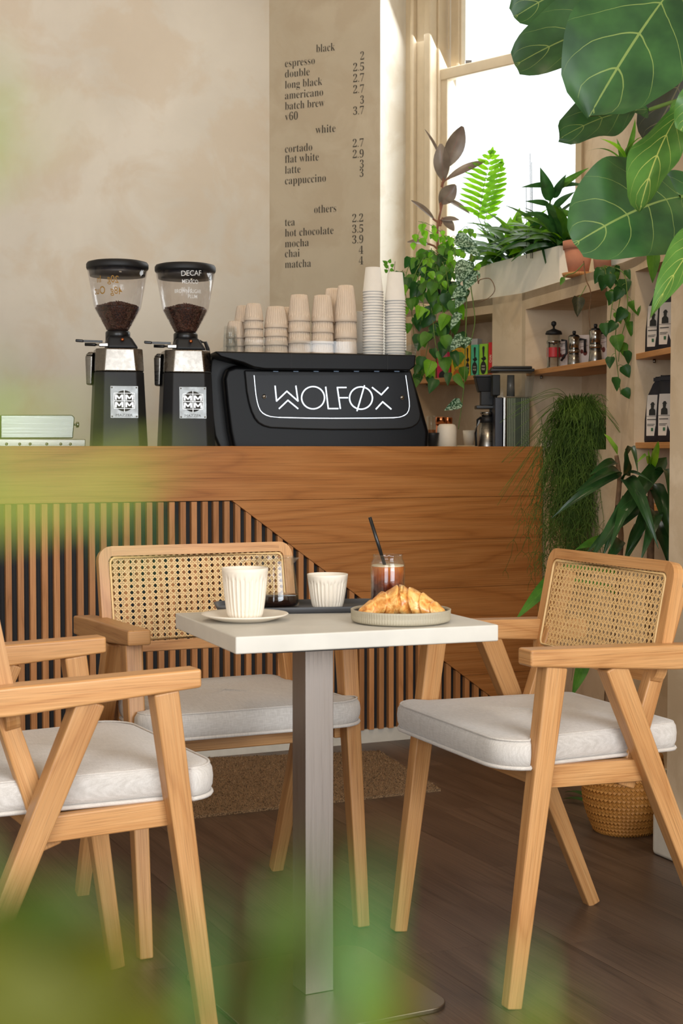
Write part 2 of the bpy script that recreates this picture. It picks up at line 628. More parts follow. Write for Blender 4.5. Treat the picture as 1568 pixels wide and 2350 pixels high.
# floor: base slab and boards running away from the viewer
fl = root('floor')
MB().slab([(-3.4, -3), (2.6, -3), (2.6, 8.4), (-3.4, 8.4)], -0.05, -0.0035).build('subfloor', plain('floor_joint', (26, 20, 16), 0.8), fl)
bd = V((-0.42, 0.907, 0)); bw = V((0.907, 0.42, 0))
BW, BLn = 0.165, 1.25
meshes = []
cnt = 0
for j in range(-22, 24):
    stag = (j * 0.47) % 1.0 * BLn
    for i in range(-4, 7):
        c = bw * ((j + 0.5) * BW) + bd * (1.9 + stag + i * BLn)
        px = 784 + F * c.x / max(c.y, 0.5)
        if c.y < -1.6 or c.y > 6.9 or c.x < -2.6 or c.x > 2.45: continue
        if (V((c.x, c.y, 0)) - CNT.P).dot(CNT.n) > 0.75: continue
        if not meshes or cnt < 6:
            o = MB().box((0, 0, -0.0018), (BW - 0.0009, BLn - 0.0009, 0.0036), grain=V((0, 1, 0))).build('plank', FLOORM, local=False)
            meshes.append(o.data)
        else:
            o = bpy.data.objects.new('plank', meshes[cnt % 6]); COL.objects.link(o)
        o.parent = fl
        o.location = (c.x, c.y, 0)
        o.rotation_euler = (0, 0, math.atan2(bd.y, bd.x) - pi / 2)
        cnt += 1

# ceiling, walls
struct(MB().slab([(-3.4, -3), (2.6, -3), (2.6, 8.4), (-3.4, 8.4)], 3.62, 3.7).build('ceiling', CEIL))
wl = struct(MB().prism(LEFT, [(-3.2, 0), (0, 0), (0, 3.62), (-3.2, 3.62)], 0, 0.12).build('wall_left', PLASTER))
struct(MB().slab([(-3.4, -3), (-3.28, -3), (-3.28, 6.2), (-3.4, 6.2)], 0, 3.62).build('wall_side', PLASTER))
wm = root('wall_back')
MB().prism(MENU, [(0, 0), (0.585, 0), (0.585, 3.62), (0, 3.62)], 0, 0.14).build('pier', PLASTER2, wm)
p_r = MENU.pt(0.585, 0); w_l = WIN.pt(-0.186, 0)
rd = (w_l - p_r)
RET = Plane(p_r, rd)
struct(MB().prism(RET, [(0, 0), (rd.length + 0.05, 0), (rd.length + 0.05, 3.62), (0, 3.62)], 0.0, 0.1).build('wall_return', PLASTER3))
# dado strip low on the left wall
struct(MB().prism(LEFT, [(-2.4, 1.055), (-0.005, 1.055), (-0.005, 1.082), (-2.4, 1.082)], -0.02, 0.0).build('trim_1', PAINT, bevel=0.004))

# menu lettering
menu = [('black', 726, 120.7, 769), ('espresso', 654.4, 154.5, 723), ('double', 654.4, 178.7, 711), ('long black', 654.4, 203.8, 740),
        ('americano', 654.4, 228.3, 742), ('batch brew', 654.4, 252.6, 745), ('v60', 654.4, 276.9, 684), ('white', 724.5, 306.7, 770.4),
        ('cortado', 654.4, 350.8, 717), ('flat white', 654.4, 374.5, 732), ('latte', 654.4, 399, 690), ('cappuccino', 654.4, 423.6, 748.5),
        ('others', 721.4, 489.5, 772), ('tea', 654.4, 519, 677), ('hot chocolate', 654.4, 543.4, 765.7), ('mocha', 654.4, 568, 709),
        ('chai', 654.4, 590.9, 688), ('matcha', 654.4, 615.4, 714),
        ('2', 827.5, 137.8, 836), ('2.5', 811, 164.2, 836), ('2.7', 811, 189.3, 836), ('2.7', 811, 214.9, 836), ('3', 827.5, 238.6, 835.5),
        ('3.7', 811, 264, 835.5), ('2.7', 810, 338.4, 835), ('2.9', 810, 363.4, 835), ('3', 826.5, 385.9, 835), ('3', 826, 406.4, 834.5),
        ('2.2', 809, 510.4, 834), ('3.5', 809, 535, 834), ('3.9', 809, 559.2, 834), ('4', 824, 583.2, 834), ('4', 824, 607.5, 834)]
for body, x0, y0, x1 in menu:
    s0, z0 = MENU.sz(x0, y0)
    s1, _ = MENU.sz(x1, y0)
    probe = text_mb(serif(body), 0.056, lambda x, y: (x, 0, y), offset=-0.01)
    xs = [p.x for p in probe.v]
    k = (s1 - s0) / (max(xs) - min(xs)); x_min = min(xs)
    text_mb(serif(body), 0.056, lambda x, y: MENU.pt(s0 + (x - x_min) * k, z0 + y, -0.0012), offset=-0.01).build('menu_lettering', INK, wm)

# right pier with its plinth, wall beyond the window
pr = root('wall_right')
PIER = [(0.873, 4.0), (1.26, 3.1), (1.75, 3.2), (1.35, 4.2)]
MB().slab(PIER, 0, 3.62).build('pier', SHELFP, pr)
MB().slab([(0.829, 3.975), (1.235, 3.03), (1.285, 3.05), (0.92, 4.1)], 0, 0.115).build('plinth', WHITEP, pr, bevel=0.012, seg=3)
q0 = WIN.pt(0.86, 0); q1 = V((1.62, 4.1, 0))
RU = Plane(q0, q1 - q0)
MB().prism(RU, [(0, 1.0), ((q1 - q0).length, 1.0), ((q1 - q0).length, 3.62), (0, 3.62)], 0.0, 0.1).build('upper_wall', SHELFP, pr)
wr = root('wall_shop_side')
for a, b, z0, z1 in ((-3, -1.9, 0, 3.62), (-1.9, 0.7, 0, 0.65), (-1.9, 0.7, 3.15, 3.62), (0.7, 1.3, 0, 3.62)):
    MB().slab([(2.5, a), (2.6, a), (2.6, b), (2.5, b)], z0, z1).build('panel', SHELFP, wr)
wf = root('wall_front')
for a, b, z0, z1 in ((-3.4, -2.6, 0, 3.62), (-2.6, 0.2, 0, 0.5), (-2.6, 0.2, 3.2, 3.62), (0.2, 2.6, 0, 3.62)):
    MB().slab([(a, -3.1), (b, -3.1), (b, -3), (a, -3)], z0, z1).build('panel', SHELFP, wf)
MB().prism(Plane((1.26, 3.1), (2.5 - 1.26, 1.2 - 3.1)), [(0, 0), (2.27, 0), (2.27, 3.62), (0, 3.62)], 0, 0.1).build('panel', SHELFP, pr)


# shelving unit following the bay
def facet(pl, s0, s1, ops, nicheM):
    br = sorted({s0, s1} | {q for o in ops for q in o[:2]})
    mb = MB()
    for a, b in zip(br, br[1:]):
        op = [o for o in ops if o[0] <= a + 1e-6 and o[1] >= b - 1e-6]
        segs, z = [], 0.0
        for o in sorted(op, key=lambda q: q[2]):
            segs.append((z, o[2])); z = o[3]
        segs.append((z, TOPZ - 0.001))
        for za, zb in segs:
            mb.prism(pl, [(a, za), (b, za), (b, zb), (a, zb)], 0, 0.03)
    mb.build('panel', SHELFP, sw)
    for a, b, za, zb in ops:
        n = MB()
        D = nicheM
        n.prism(pl, [(a, za), (b, za), (b, zb), (a, zb)], D, D + 0.012)
        n.prism(pl, [(a - 0.012, za), (a, za), (a, zb), (a - 0.012, zb)], 0.03, D + 0.012)
        n.prism(pl, [(b, za), (b + 0.012, za), (b + 0.012, zb), (b, zb)], 0.03, D + 0.012)
        n.prism(pl, [(a, zb), (b, zb), (b, zb + 0.012), (a, zb + 0.012)], 0.03, D + 0.012)
        n.prism(pl, [(a, za - 0.012), (b, za - 0.012), (b, za), (a, za)], 0.03, D + 0.012)
        n.build('niche', SHELFP, sw)


def wshelf(pl, a, b, ztop, D, th=0.02):
    o = MB().prism(pl, [(a + 0.001, ztop - th), (b - 0.001, ztop - th), (b - 0.001, ztop), (a + 0.001, ztop)], 0.004, D - 0.002, grain=pl.d).build('shelf', SHELF, sw, bevel=0.002)
    for s in (a + 0.05, b - 0.05):
        MB().lathe([(0, 0), (0.005, 0), (0.005, 0.012), (0, 0.012)], pl.pt(s, ztop - th - 0.0125, 0.05), 10).build('shelf_pin', STEEL, sw)
    return o


sw = root('wall_bay')
sA = (FA.sz(944, 800)[0], FA.sz(1130, 800)[0])
sB = (FB.sz(1206, 800)[0], FB.sz(1393, 800)[0])
sC = (FC.sz(1457, 800)[0], lenC - 0.001)
facet(FA, 0, lenA, [(sA[0], sA[1], 1.08, 1.642)], 0.24)
facet(FB, 0, lenB, [(sB[0], sB[1], 1.08, 1.637)], 0.24)
facet(FC, 0, lenC, [(sC[0], sC[1], 0.5, 1.66)], 0.26)
wshelf(FA, sA[0], sA[1], 1.393, 0.24)
wshelf(FB, sB[0], sB[1], 1.393, 0.24)
for z in (1.393, 1.103, 0.905):
    wshelf(FC, sC[0], sC[1], z, 0.26)
for z in (1.5, 1.455, 1.25):     # drilled peg holes in the niche side
    MB().lathe([(0, 0), (0.003, 0), (0.003, 0.002), (0, 0.002)], FB.pt(sB[0] + 0.0006, z, 0.12), 8, ax=(FB.n, V((0, 0, 1)), FB.d)).build('peg_hole', BLACKP, sw)
MB().slab([A0, A1, B1, C1, (1.55, 4.6), tuple(q1)[:2], (1.62, 5.2), tuple(WIN.pt(0.9, 0))[:2], tuple(WIN.pt(-0.19, 0))[:2]], TOPZ - 0.03, TOPZ).build('window_ledge', SHELFP, sw)
MB().prism(FC, [(lenC, 0), (lenC + 0.5, 0), (lenC + 0.5, TOPZ), (lenC, TOPZ)], 0.0, 0.03).build('panel', SHELFP, sw)
struct(MB().prism(FB, [(0.3, 0), (lenB, 0), (lenB, 0.1), (0.3, 0.1)], -0.015, 0).build('baseboard_right', WHITEP, bevel=0.004))
struct(MB().prism(FC, [(0, 0), (lenC, 0), (lenC, 0.1), (0, 0.1)], -0.015, 0).build('baseboard_bay', WHITEP, bevel=0.004))

# sash window
wn = root('window_1')
TZ = 3.62
def wbar(name, s0, s1, z0, z1, d0, d1, bev=0.004, m=None):
    return MB().prism(WIN, [(s0, z0), (s1, z0), (s1, z1), (s0, z1)], d0, d1).build(name, m or PAINT, wn, bevel=bev)
S = lambda x: WIN.sz(x, 400)[0]
wbar('architrave', S(935) - 0.02, S(953), TOPZ, TZ, -0.02, 0.06)
wbar('architrave_bead', S(953), S(962), TOPZ, TZ, -0.045, 0.06, 0.009)
wbar('architrave_inner', S(962), S(984), TOPZ, TZ, -0.02, 0.06)
wbar('stop_bead', S(984), S(999), TOPZ, TZ, -0.04, 0.05, 0.008)
wbar('jamb', S(999), S(1004), TOPZ, TZ, 0.01, 0.14)
Zr = WIN.sz(1005, 157)[1]
wbar('lower_stile', S(1003), S(1018), TOPZ, Zr - 0.02, 0.025, 0.06)
wbar('meeting_rail', S(1003), S(1323), Zr - 0.055, Zr, 0.02, 0.065, 0.006)
wbar('upper_stile', S(1012), S(1036), Zr - 0.02, TZ, 0.07, 0.105)
wbar('stile_bead', S(1028), S(1033), Zr, TZ, 0.062, 0.07, 0.002)
wbar('lower_stile', S(1318), S(1330), TOPZ, Zr - 0.02, 0.025, 0.06)
wbar('upper_stile', S(1310), S(1330), Zr - 0.02, TZ, 0.07, 0.105)
wbar('jamb', S(1326), S(1340), TOPZ, TZ, -0.02, 0.14)
wbar('bottom_rail', S(1003), S(1323), TOPZ, TOPZ + 0.07, 0.025, 0.06)
wbar('pane', S(1016), S(1320), TOPZ + 0.06, Zr - 0.05, 0.04, 0.044, 0, PANE)
wbar('pane', S(1034), S(1312), Zr - 0.02, TZ, 0.086, 0.09, 0, PANE)
MB().tube([WIN.pt(S(1008), TZ, 0.06), WIN.pt(S(1010), 3.3, 0.062), WIN.pt(S(1011), Zr + 0.1, 0.06)], 0.0035, 6).build('sash_cord', PAINT, wn)
MB().box(WIN.pt(S(1062), Zr + 0.008, 0.04), (0.03, 0.02, 0.016)).build('catch', STEEL, wn)

# ================================================================ COUNTER
ct = thing('bar_counter', 'long oak bar counter with black-gapped vertical slats cut off on a diagonal', 'counter', CNT.pt(-0.35, 0, 0.4))
U0, U1 = -2.1, 0.757
HC = 1.0915
MB().prism(CNT, [(U0, 0.045), (U1 - 0.002, 0.045), (U1 - 0.002, HC - 0.02), (U0, HC - 0.02)], 0.024, 0.05).build('backing_panel', BLACKP, ct)
MB().prism(CNT, [(U0, 0), (U1 - 0.02, 0), (U1 - 0.02, 0.05), (U0, 0.05)], 0.012, 0.04).build('kickboard', WHITEP, ct)
MB().prism(CNT, [(U0, 0.9015), (U1, 0.9015), (U1, HC), (U0, HC)], 0.0, 0.024, grain=CNT.d).build('fascia_board', VEN, ct, bevel=0.0015)
dl = lambda z: -0.52 + (0.9 - z) / 0.726
zs = [0.9005, 0.742, 0.56, 0.4, 0.225, 0.05]
for zt, zb in zip(zs, zs[1:]):
    MB().prism(CNT, [(dl(zb + 0.001), zb + 0.001), (U1, zb + 0.001), (U1, zt), (dl(zt), zt)], 0.0, 0.024, grain=CNT.d).build('panel_board', VEN, ct, bevel=0.0008)
k = -1.315 - 0.0403 * 19
while k < 0.62:
    a, b = k, k + 0.0195
    za = min(0.9, 0.9 - (a + 0.52) * 0.726); zb_ = min(0.9, 0.9 - (b + 0.52) * 0.726)
    if min(za, zb_) > 0.06:
        MB().prism(CNT, [(a, 0.05), (b, 0.05), (b, zb_ - 0.001), (a, za - 0.001)], 0.003, 0.0235, grain=V((0, 0, 1))).build('slat', SLAT, ct)
    k += 0.0403
# worktop behind the fascia, following the bay wall
wk = [CNT.pt(U0, 0, 0.0245), CNT.pt(U1 - 0.025, 0, 0.0245), V(FA.pt(lenA - 0.03, 0, -0.002)), V(FA.pt(0.05, 0, -0.002)), CNT.pt(0.3, 0, 0.78), CNT.pt(U0, 0, 0.78)]
MB().slab([(p.x, p.y) for p in wk], 1.035, 1.075).build('worktop', plain('worktop_laminate', (206, 196, 178), 0.4), ct)
WT = 1.0752

# ================================================================ TABLE
T = 0.739
# table rectangle fitted to its visible corners
TA = math.radians(21.0)
tx = V((math.cos(TA), math.sin(TA), 0)); ty = V((-math.sin(TA), math.cos(TA), 0))
TF = V((-0.193, 2.726, 0)); TWd, TDp = 0.535, 0.43
tb = thing('cafe_table', 'square cafe table with pale stone-like top on one steel column', 'table', (0.0, 2.98, 0))


def tpt(a, b, z): q = TF + tx * a + ty * b; return V((q.x, q.y, z))


mb = MB()
r = 0.006
mb.hexa([tpt(a, b, T - 0.0325) for a, b in ((0, 0), (TWd, 0), (TWd, TDp), (0, TDp))], [tpt(a, b, T) for a, b in ((0, 0), (TWd, 0), (TWd, TDp), (0, TDp))])
mb.build('tabletop', TOPM, tb, bevel=0.003, seg=2)
cc = onz(702, 2284, 0.01)
ca = V((0.892, 0.452, 0)); cb = V((-0.452, 0.892, 0))
c0 = V((cc.x, cc.y, 0)) + ca * 0.0305 + cb * 0.0305
MB().box((c0.x, c0.y, (0.0101 + T - 0.0426) / 2), (0.061, 0.061, T - 0.0427 - 0.0101), (ca, cb, V((0, 0, 1)))).build('column', STEELV, tb, bevel=0.0015)
MB().box((c0.x, c0.y, T - 0.0375), (0.24, 0.2, 0.0095), (tx, ty, V((0, 0, 1)))).build('mounting_plate', BLKM, tb)
bp = []
R_, hx = 0.05, 0.205
for sx_, sy_, a0 in ((1, -1, -90), (1, 1, 0), (-1, 1, 90), (-1, -1, 180)):
    for k in range(7):
        a = math.radians(a0 + 90 * k / 6)
        q = c0 + ca * (sx_ * (hx - R_) + R_ * math.cos(a)) + cb * (sy_ * (hx - R_) + R_ * math.sin(a))
        bp.append((q.x, q.y))
MB().slab(bp, 0, 0.01).build('base_plate', metal('base_steel', (150, 140, 128), 0.32), tb, bevel=0.002)
q = tpt(0.41, 0.12, 0)
MB().lathe([(0, 0), (0.012, 0), (0.013, 0.006), (0, 0.0062)], (q.x, q.y, T - 0.0391), 16).build('rubber_pad', plain('pale_blue_rubber', (190, 206, 212), 0.6), tb)


# ================================================================ CHAIRS  (x = sideways, y = forwards, z = up; origin under the seat centre)
def outline(w, d0, d1, rf, rb, taper=0.0, n=7):
    """rounded seat outline, front at +y"""
    pts = []
    for cx, cy, r, a0 in ((w - rf, d1 - rf, rf, 0), (-(w - rf), d1 - rf, rf, 90), (-(w - taper - rb), d0 + rb, rb, 180), ((w - taper - rb), d0 + rb, rb, 270)):
        for k in range(n):
            a = math.radians(a0 + 90 * k / (n - 1))
            pts.append((cx + r * math.cos(a), cy + r * math.sin(a)))
    return pts


def cushion_mb(w, d0, d1, zb, zt):
    prof = [(0.0, 0.0), (0.55, 0.0), (0.93, 0.0), (0.985, 0.12), (1.0, 0.3), (1.004, 0.55), (0.998, 0.78), (0.985, 0.88), (0.975, 0.93), (0.93, 0.985), (0.8, 1.03), (0.55, 1.06), (0.25, 1.075), (0.0, 1.08)]
    o = outline(w, d0, d1, 0.075, 0.03, 0.02, 8)
    cy = (d0 + d1) / 2
    mb = MB()
    vs, n = [], len(o)
    for k, h in prof:
        for x, y in o:
            # slightly soft, puffed front edge
            vs.append(V((x * k, cy + (y - cy) * k, zb + (zt - zb) * h + 0.0025 * math.sin(x * 17 + y * 9) * (1 if h > 0.5 else 0))))
    fs = []
    for i in range(len(prof) - 1):
        for k in range(n):
            k2 = (k + 1) % n
            fs.append((i * n + k, i * n + k2, (i + 1) * n + k2, (i + 1) * n + k))
    mb.add(vs, fs, smooth=True)
    return mb, o


def make_chair(name, label):
    t = thing(name, label, 'chair')
    W = 0.255            # side frame centre, half width
    FY, RY = 0.26, -0.25  # front and rear feet
    X = (1, 0, 0)
    for s in (-1, 1):
        MB().bar((s * W, FY, 0), (s * W, FY - 0.088, 0.66), 0.03, 0.032, 0.04, 0.047, X).build('leg', OAKP if s > 5 else OAK, t, bevel=0.004)
        MB().bar((s * W, RY, 0), (s * W, FY - 0.222, 0.655), 0.03, 0.032, 0.04, 0.05, X).build('leg', OAK, t, bevel=0.004)
        # armrest: thick behind, thinner at the front end
        lo = [V((s * W - 0.026, y, z)) for y, z in ((FY - 0.025, 0.664), (FY - 0.025, 0.697), (FY - 0.36, 0.690), (FY - 0.475, 0.684), (FY - 0.475, 0.640), (FY - 0.36, 0.640))]
        hi = [p + V((0.052, 0, 0)) for p in lo]
        MB().hexa(lo, hi, grain=V((0, 1, 0))).build('armrest', OAK, t, bevel=0.005, seg=3)
        # reclined post carrying the back
        MB().bar((s * (W - 0.043), FY - 0.28, 0.40), (s * (W - 0.043), FY - 0.412, 0.80), 0.03, 0.04, 0.03, 0.03, X).build('back_post', OAK, t, bevel=0.004)
        MB().bar((s * (W - 0.0205), FY - 0.075, 0.441), (s * (W - 0.0205), FY - 0.315, 0.436), 0.024, 0.045, side=X).build('side_rail', OAK, t, bevel=0.003)
    MB().bar((-W + 0.033, FY - 0.09, 0.437), (W - 0.033, FY - 0.09, 0.437), 0.045, 0.022, side=(0, 0, 1)).build('front_rail', OAK, t, bevel=0.003)
    MB().bar((-W + 0.033, FY - 0.29, 0.437), (W - 0.033, FY - 0.29, 0.437), 0.045, 0.022, side=(0, 0, 1)).build('rear_rail', OAK, t, bevel=0.003)
    MB().box((0, FY - 0.19, 0.452), (2 * W - 0.07, 0.17, 0.008)).build('seat_board', OAK, t)
    mb, o = cushion_mb(W + 0.012, FY - 0.42, FY + 0.025, 0.462, 0.523)
    # the cushion is let in between the legs: narrower behind the front legs
    for p in mb.v:
        if p.y < FY - 0.035:
            f = min(1, (FY - 0.035 - p.y) / 0.02)
            p.x *= 1 - 0.125 * f
    cu = mb.build('cushion', CUSH, t)
    for zz, kk, rr in ((0.4655, 0.992, 0.0042), (0.5185, 0.978, 0.0022)):
        cy = FY - 0.1975
        pts = []
        for x, y in o + [o[0]]:
            y2 = cy + (y - cy) * kk; x2 = x * kk
            if y2 < FY - 0.035:
                x2 *= 1 - 0.125 * min(1, (FY - 0.035 - y2) / 0.02)
            pts.append((x2, y2, zz))
        MB().tube(pts, rr, 6, cap=False).build('piping', PIPE, cu)
    # backrest: rounded frame + woven cane, in a reclined plane
    tilt = math.atan2(0.05, 0.25)
    O = V((0, FY - 0.345, 0.606)); e2 = V((0, -math.sin(tilt), math.cos(tilt))); e1 = V((1, 0, 0)); e3 = e1.cross(e2)   # e3 points backwards (-y)
    BWd, BH, fr = 0.245, 0.25, 0.0235
    bf = thing0('backrest', t)
    def bpnt(a, b, c): return O + e1 * a + e2 * b + e3 * c
    def rr_out(w, h0, h1, r, n=6):
        pts = []
        for cx, cy, a0 in ((w - r, h1 - r, 0), (-(w - r), h1 - r, 90), (-(w - r), h0 + r, 180), (w - r, h0 + r, 270)):
            for k in range(n):
                a = math.radians(a0 + 90 * k / (n - 1))
                pts.append((cx + r * math.cos(a), cy + r * math.sin(a)))
        return pts
    out, inn = rr_out(BWd, 0, BH, 0.032), rr_out(BWd - fr, fr, BH - fr, 0.012)
    n = len(out)
    m = MB()
    vs = [bpnt(a, b, -0.012) for a, b in out] + [bpnt(a, b, -0.012) for a, b in inn] + [bpnt(a, b, 0.012) for a, b in out] + [bpnt(a, b, 0.012) for a, b in inn]
    for k in range(n):
        k2 = (k + 1) % n
        g = e1 if abs(out[k][0] + out[k2][0]) / 2 < BWd - fr - 0.005 else e2
        q = [vs[i] for i in (k, k2, n + k2, n + k, 2 * n + k, 2 * n + k2, 3 * n + k2, 3 * n + k)]
        m.add(q, [(3, 2, 1, 0), (4, 5, 6, 7), (0, 1, 5, 4), (2, 3, 7, 6)], grain=g)
    m.build('frame', OAK, bf)
    # spline bead around the cane
    sp = rr_out(BWd - fr - 0.004, fr + 0.004, BH - fr - 0.004, 0.014)
    MB().tube([bpnt(a, b, -0.0105) for a, b in sp + [sp[0]]], 0.003, 5, cap=False).build('cane_spline', CANE, bf)
    # cane webbing: paired uprights, paired crossings, two diagonals
    cw = MB()
    P_, hw, y0, y1 = 0.0146, BWd - fr, fr, BH - fr
    nx, ny = int(2 * hw / P_), int((y1 - y0) / P_)
    ox, oy = -hw + (2 * hw - nx * P_) / 2, y0 + ((y1 - y0) - ny * P_) / 2
    def strand(a0, b0, a1, b1, c, wd):
        p0, p1 = bpnt(a0, b0, c), bpnt(a1, b1, c)
        cw.bar(p0, p1, 0.0004, wd, side=e3)
    for i in range(nx + 1):
        for dxx in (-0.0019, 0.0019):
            a = ox + i * P_ + dxx
            if abs(a) < hw: strand(a, y0, a, y1, -0.004, 0.0020)
    for j in range(ny + 1):
        for dyy in (-0.0019, 0.0019):
            b = oy + j * P_ + dyy
            if y0 < b < y1: strand(-hw, b, hw, b, -0.0046, 0.0020)
    h = y1 - y0
    for i in range(-ny - 2, nx + ny + 3):
        for sgn in (1, -1):
            a = ox + (i + 0.5) * P_
            # line through node (a, oy) with slope +-1 clipped to the rectangle
            pts = []
            for b in (y0, y1):
                pts.append((a + sgn * (b - oy), b))
            (xa, ya), (xb, yb) = pts
            t0, t1 = 0.0, 1.0
            dx = xb - xa
            for lim, dirn in ((-hw, 1), (hw, -1)):
                if dx != 0:
                    tt = (lim - xa) / dx
                    if dx * dirn > 0: t0 = max(t0, tt)
                    else: t1 = min(t1, tt)
            if t1 - t0 > 0.03:
                strand(xa + dx * t0, ya + (yb - ya) * t0, xa + dx * t1, ya + (yb - ya) * t1, -0.0052 if sgn > 0 else -0.0058, 0.0025)
    cw.build('cane_webbing', CANE, bf, kind='stuff')
    return t


def thing0(name, parent):
    o = bpy.data.objects.new(name, None); COL.objects.link(o); o.parent = parent
    return o


def place_chair(t, front_mid, ang):
    """front_mid = midpoint between the front feet on the floor, ang = heading of +y"""
    f = V((math.cos(ang), math.sin(ang), 0))
    t.location = V((front_mid[0], front_mid[1], 0)) - f * 0.26
    t.rotation_euler = (0, 0, ang - pi / 2)


ch1 = make_chair('cane_armchair', 'oak cane-back armchair at right of the table, facing left')
place_chair(ch1, ((0.338 + 0.119) / 2, (2.847 + 3.359) / 2), math.radians(-156.8))
ch2 = dup(ch1, (0, 0, 0), 0, 'oak cane-back armchair behind the table, its back against the slatted counter')
# copy the third level under the backrest and cushion of the copies is done by dup
place_chair(ch2, ((-0.434 + 0.061) / 2, (3.136 + 3.384) / 2), math.radians(-65.2))
ch3 = dup(ch1, (0, 0, 0), 0, 'oak armchair in the left foreground, its back cut off by the picture edge')
place_chair(ch3, (-0.352, 2.872), math.radians(27.7))
for c in (ch1, ch2, ch3): c['group'] = 'oak armchairs around the cafe table'

# ================================================================ RUG
rc = [onz(400, 1884, 0), onz(1012, 1816, 0), onz(870, 1728, 0), onz(440, 1746, 0)]
mb = MB().slab([(p.x, p.y) for p in rc], 0.0002, 0.008)
M = Mat('coir_pile'); mp = M.coords('Object'); nz = M.n('ShaderNodeTexNoise', i_Scale=260.0, i_Detail=3.0); M.l(mp, 0, nz, 'Vector')
M.color(M.ramp(nz, [(0.35, L((88, 66, 44))), (0.65, L((168, 136, 100)))])); M.b.inputs['Roughness'].default_value = 1.0; M.bump(nz, 1.0, 0.006)
rug = mb.build('doormat', M.m)
tag(rug, 'flat brown bristle mat on the dark floor below the counter', 'mat')
nr = random.Random(3)
tuft = MB()
e_a, e_b = rc[1] - rc[0], rc[3] - rc[0]
for i in range(9000):
    a, b = nr.random(), nr.random()
    p = (rc[0] * (1 - a) + rc[1] * a) * (1 - b) + (rc[3] * (1 - a) + rc[2] * a) * b
    h = 0.004 + nr.random() * 0.004; an = nr.random() * 6.28
    d = V((math.cos(an), math.sin(an), 0)) * 0.0025; l = V((nr.uniform(-1, 1), nr.uniform(-1, 1), 0)) * 0.003
    tuft.add([p + V((0, 0, 0.0075)) - d, p + V((0, 0, 0.0075)) + d, p + V((0, 0, 0.0075 + h)) + l], [(0, 1, 2)])
tuft.build('pile', M.m, rug, kind='stuff')

# ================================================================ THINGS ON THE TABLE
def fluted(r0, r1, h, n=32, plain_top=0.2, depth=0.07, wall=0.0025, seg_per=6, rounded=0.004):
    """tumbler with flutes: r0 foot radius, r1 rim radius"""
    prof = [(0.0, 0.0), (r0 - rounded, 0.0)]
    K = 15
    for i in range(K + 1):
        t = i / K
        z = h * t
        r = r0 + (r1 - r0) * (t ** 0.62)
        prof.append((r, max(z, 0.0012)))
    NB = len(prof)
    prof += [(r1 - wall * 0.5, h + 0.0008), (r1 - wall, h)]
    for i in range(1, 6):
        t = 1 - i / 5
        prof.append((max(0.001, r0 + (r1 - r0) * (t ** 0.62) - wall), max(0.004, h * t)))
    prof.append((0.0, 0.004))
    NT = len(prof)
    def mod(a, q):
        i = q * (NT - 1)
        if i < 2 or i > NB: return 1
        t = (i - 2) / K
        ph = (a * n / (2 * pi)) % 1.0
        edge = 0.5 + 0.5 * math.cos(2 * pi * ph)
        sharp = edge ** 1.5
        # flutes fade out below the rim, their tips uneven
        lim = 1 - plain_top - (0.05 if int(a * n / (2 * pi)) % 2 else 0.0)
        amt = max(0.0, min(1.0, (lim - t) / 0.12)) * min(1.0, (t + 0.02) / 0.05)
        return 1 - depth * (1 - sharp) * amt
    return MB().lathe(prof, (0, 0, 0), n * seg_per, mod)


def simple(name, mb, mat, label, cat, loc, group=None, bevel=0.0, rz=0):
    o = mb.build(name, mat, local=False, bevel=bevel)
    o.location = loc; o.rotation_euler = (0, 0, rz)
    return tag(o, label, cat, group)


sc_p = onz(562, 1424, T); 
simple('saucer', MB().lathe([(0, 0.0), (0.05, 0.0), (0.056, 0.002), (0.083, 0.0105), (0.0875, 0.0135), (0.086, 0.0148), (0.078, 0.0125), (0.05, 0.006), (0, 0.0055)], seg=64), CERAM,
       'flat cream saucer under the tall fluted cup', 'saucer', (sc_p.x, sc_p.y, T + 0.0002))
simple('tall_cup', fluted(0.0335, 0.0465, 0.099, 30, 0.14, 0.10), CERAM, 'tall cream fluted cup standing on the saucer', 'cup', (sc_p.x + 0.0005, sc_p.y, T + 0.0062))

tr = onz(690, 1399, T)
ta = math.radians(8)
tm = MB()
to = []
for cx, cy, a0 in ((0.145, 0.045, 0), (-0.145, 0.045, 90), (-0.145, -0.045, 180), (0.145, -0.045, 270)):
    for k in range(8):
        a = math.radians(a0 + 90 * k / 7); to.append((cx + 0.038 * math.cos(a), cy + 0.038 * math.sin(a)))
rings = [(0.0, 0.0), (0.93, 0.0), (0.97, 0.003), (1.0, 0.0125), (0.99, 0.0135), (0.965, 0.012), (0.94, 0.0045), (0.0, 0.004)]
vs = [V((x * kk, y * kk, z)) for kk, z in rings for x, y in to]; n = len(to)
tm.add(vs, [(i * n + k, i * n + (k + 1) % n, (i + 1) * n + (k + 1) % n, (i + 1) * n + k) for i in range(len(rings) - 1) for k in range(n)], smooth=True)
simple('serving_tray', tm, DGREY, 'long dark grey tray under the glass jug and low cup', 'tray', (tr.x, tr.y, T + 0.0002), rz=ta)
TT = T + 0.0047
lc = onz(752, 1395, TT)
simple('low_cup', fluted(0.0305, 0.0435, 0.072, 30, 0.16, 0.10), CERAM, 'low cream fluted cup on the dark grey tray', 'cup', (lc.x, lc.y, TT))
def smooth_(pts):
    P = [pts[0]] + pts + [pts[-1]]; cur = []
    for i in range(1, len(P) - 2):
        for k in range(6):
            u = k / 6; a, b, c, d = P[i - 1], P[i], P[i + 1], P[i + 2]
            cur.append(0.5 * ((2 * b) + (c - a) * u + (2 * a - 5 * b + 4 * c - d) * u * u + (3 * b - a - 3 * c + d) * u ** 3))
    return cur + [pts[-1]]


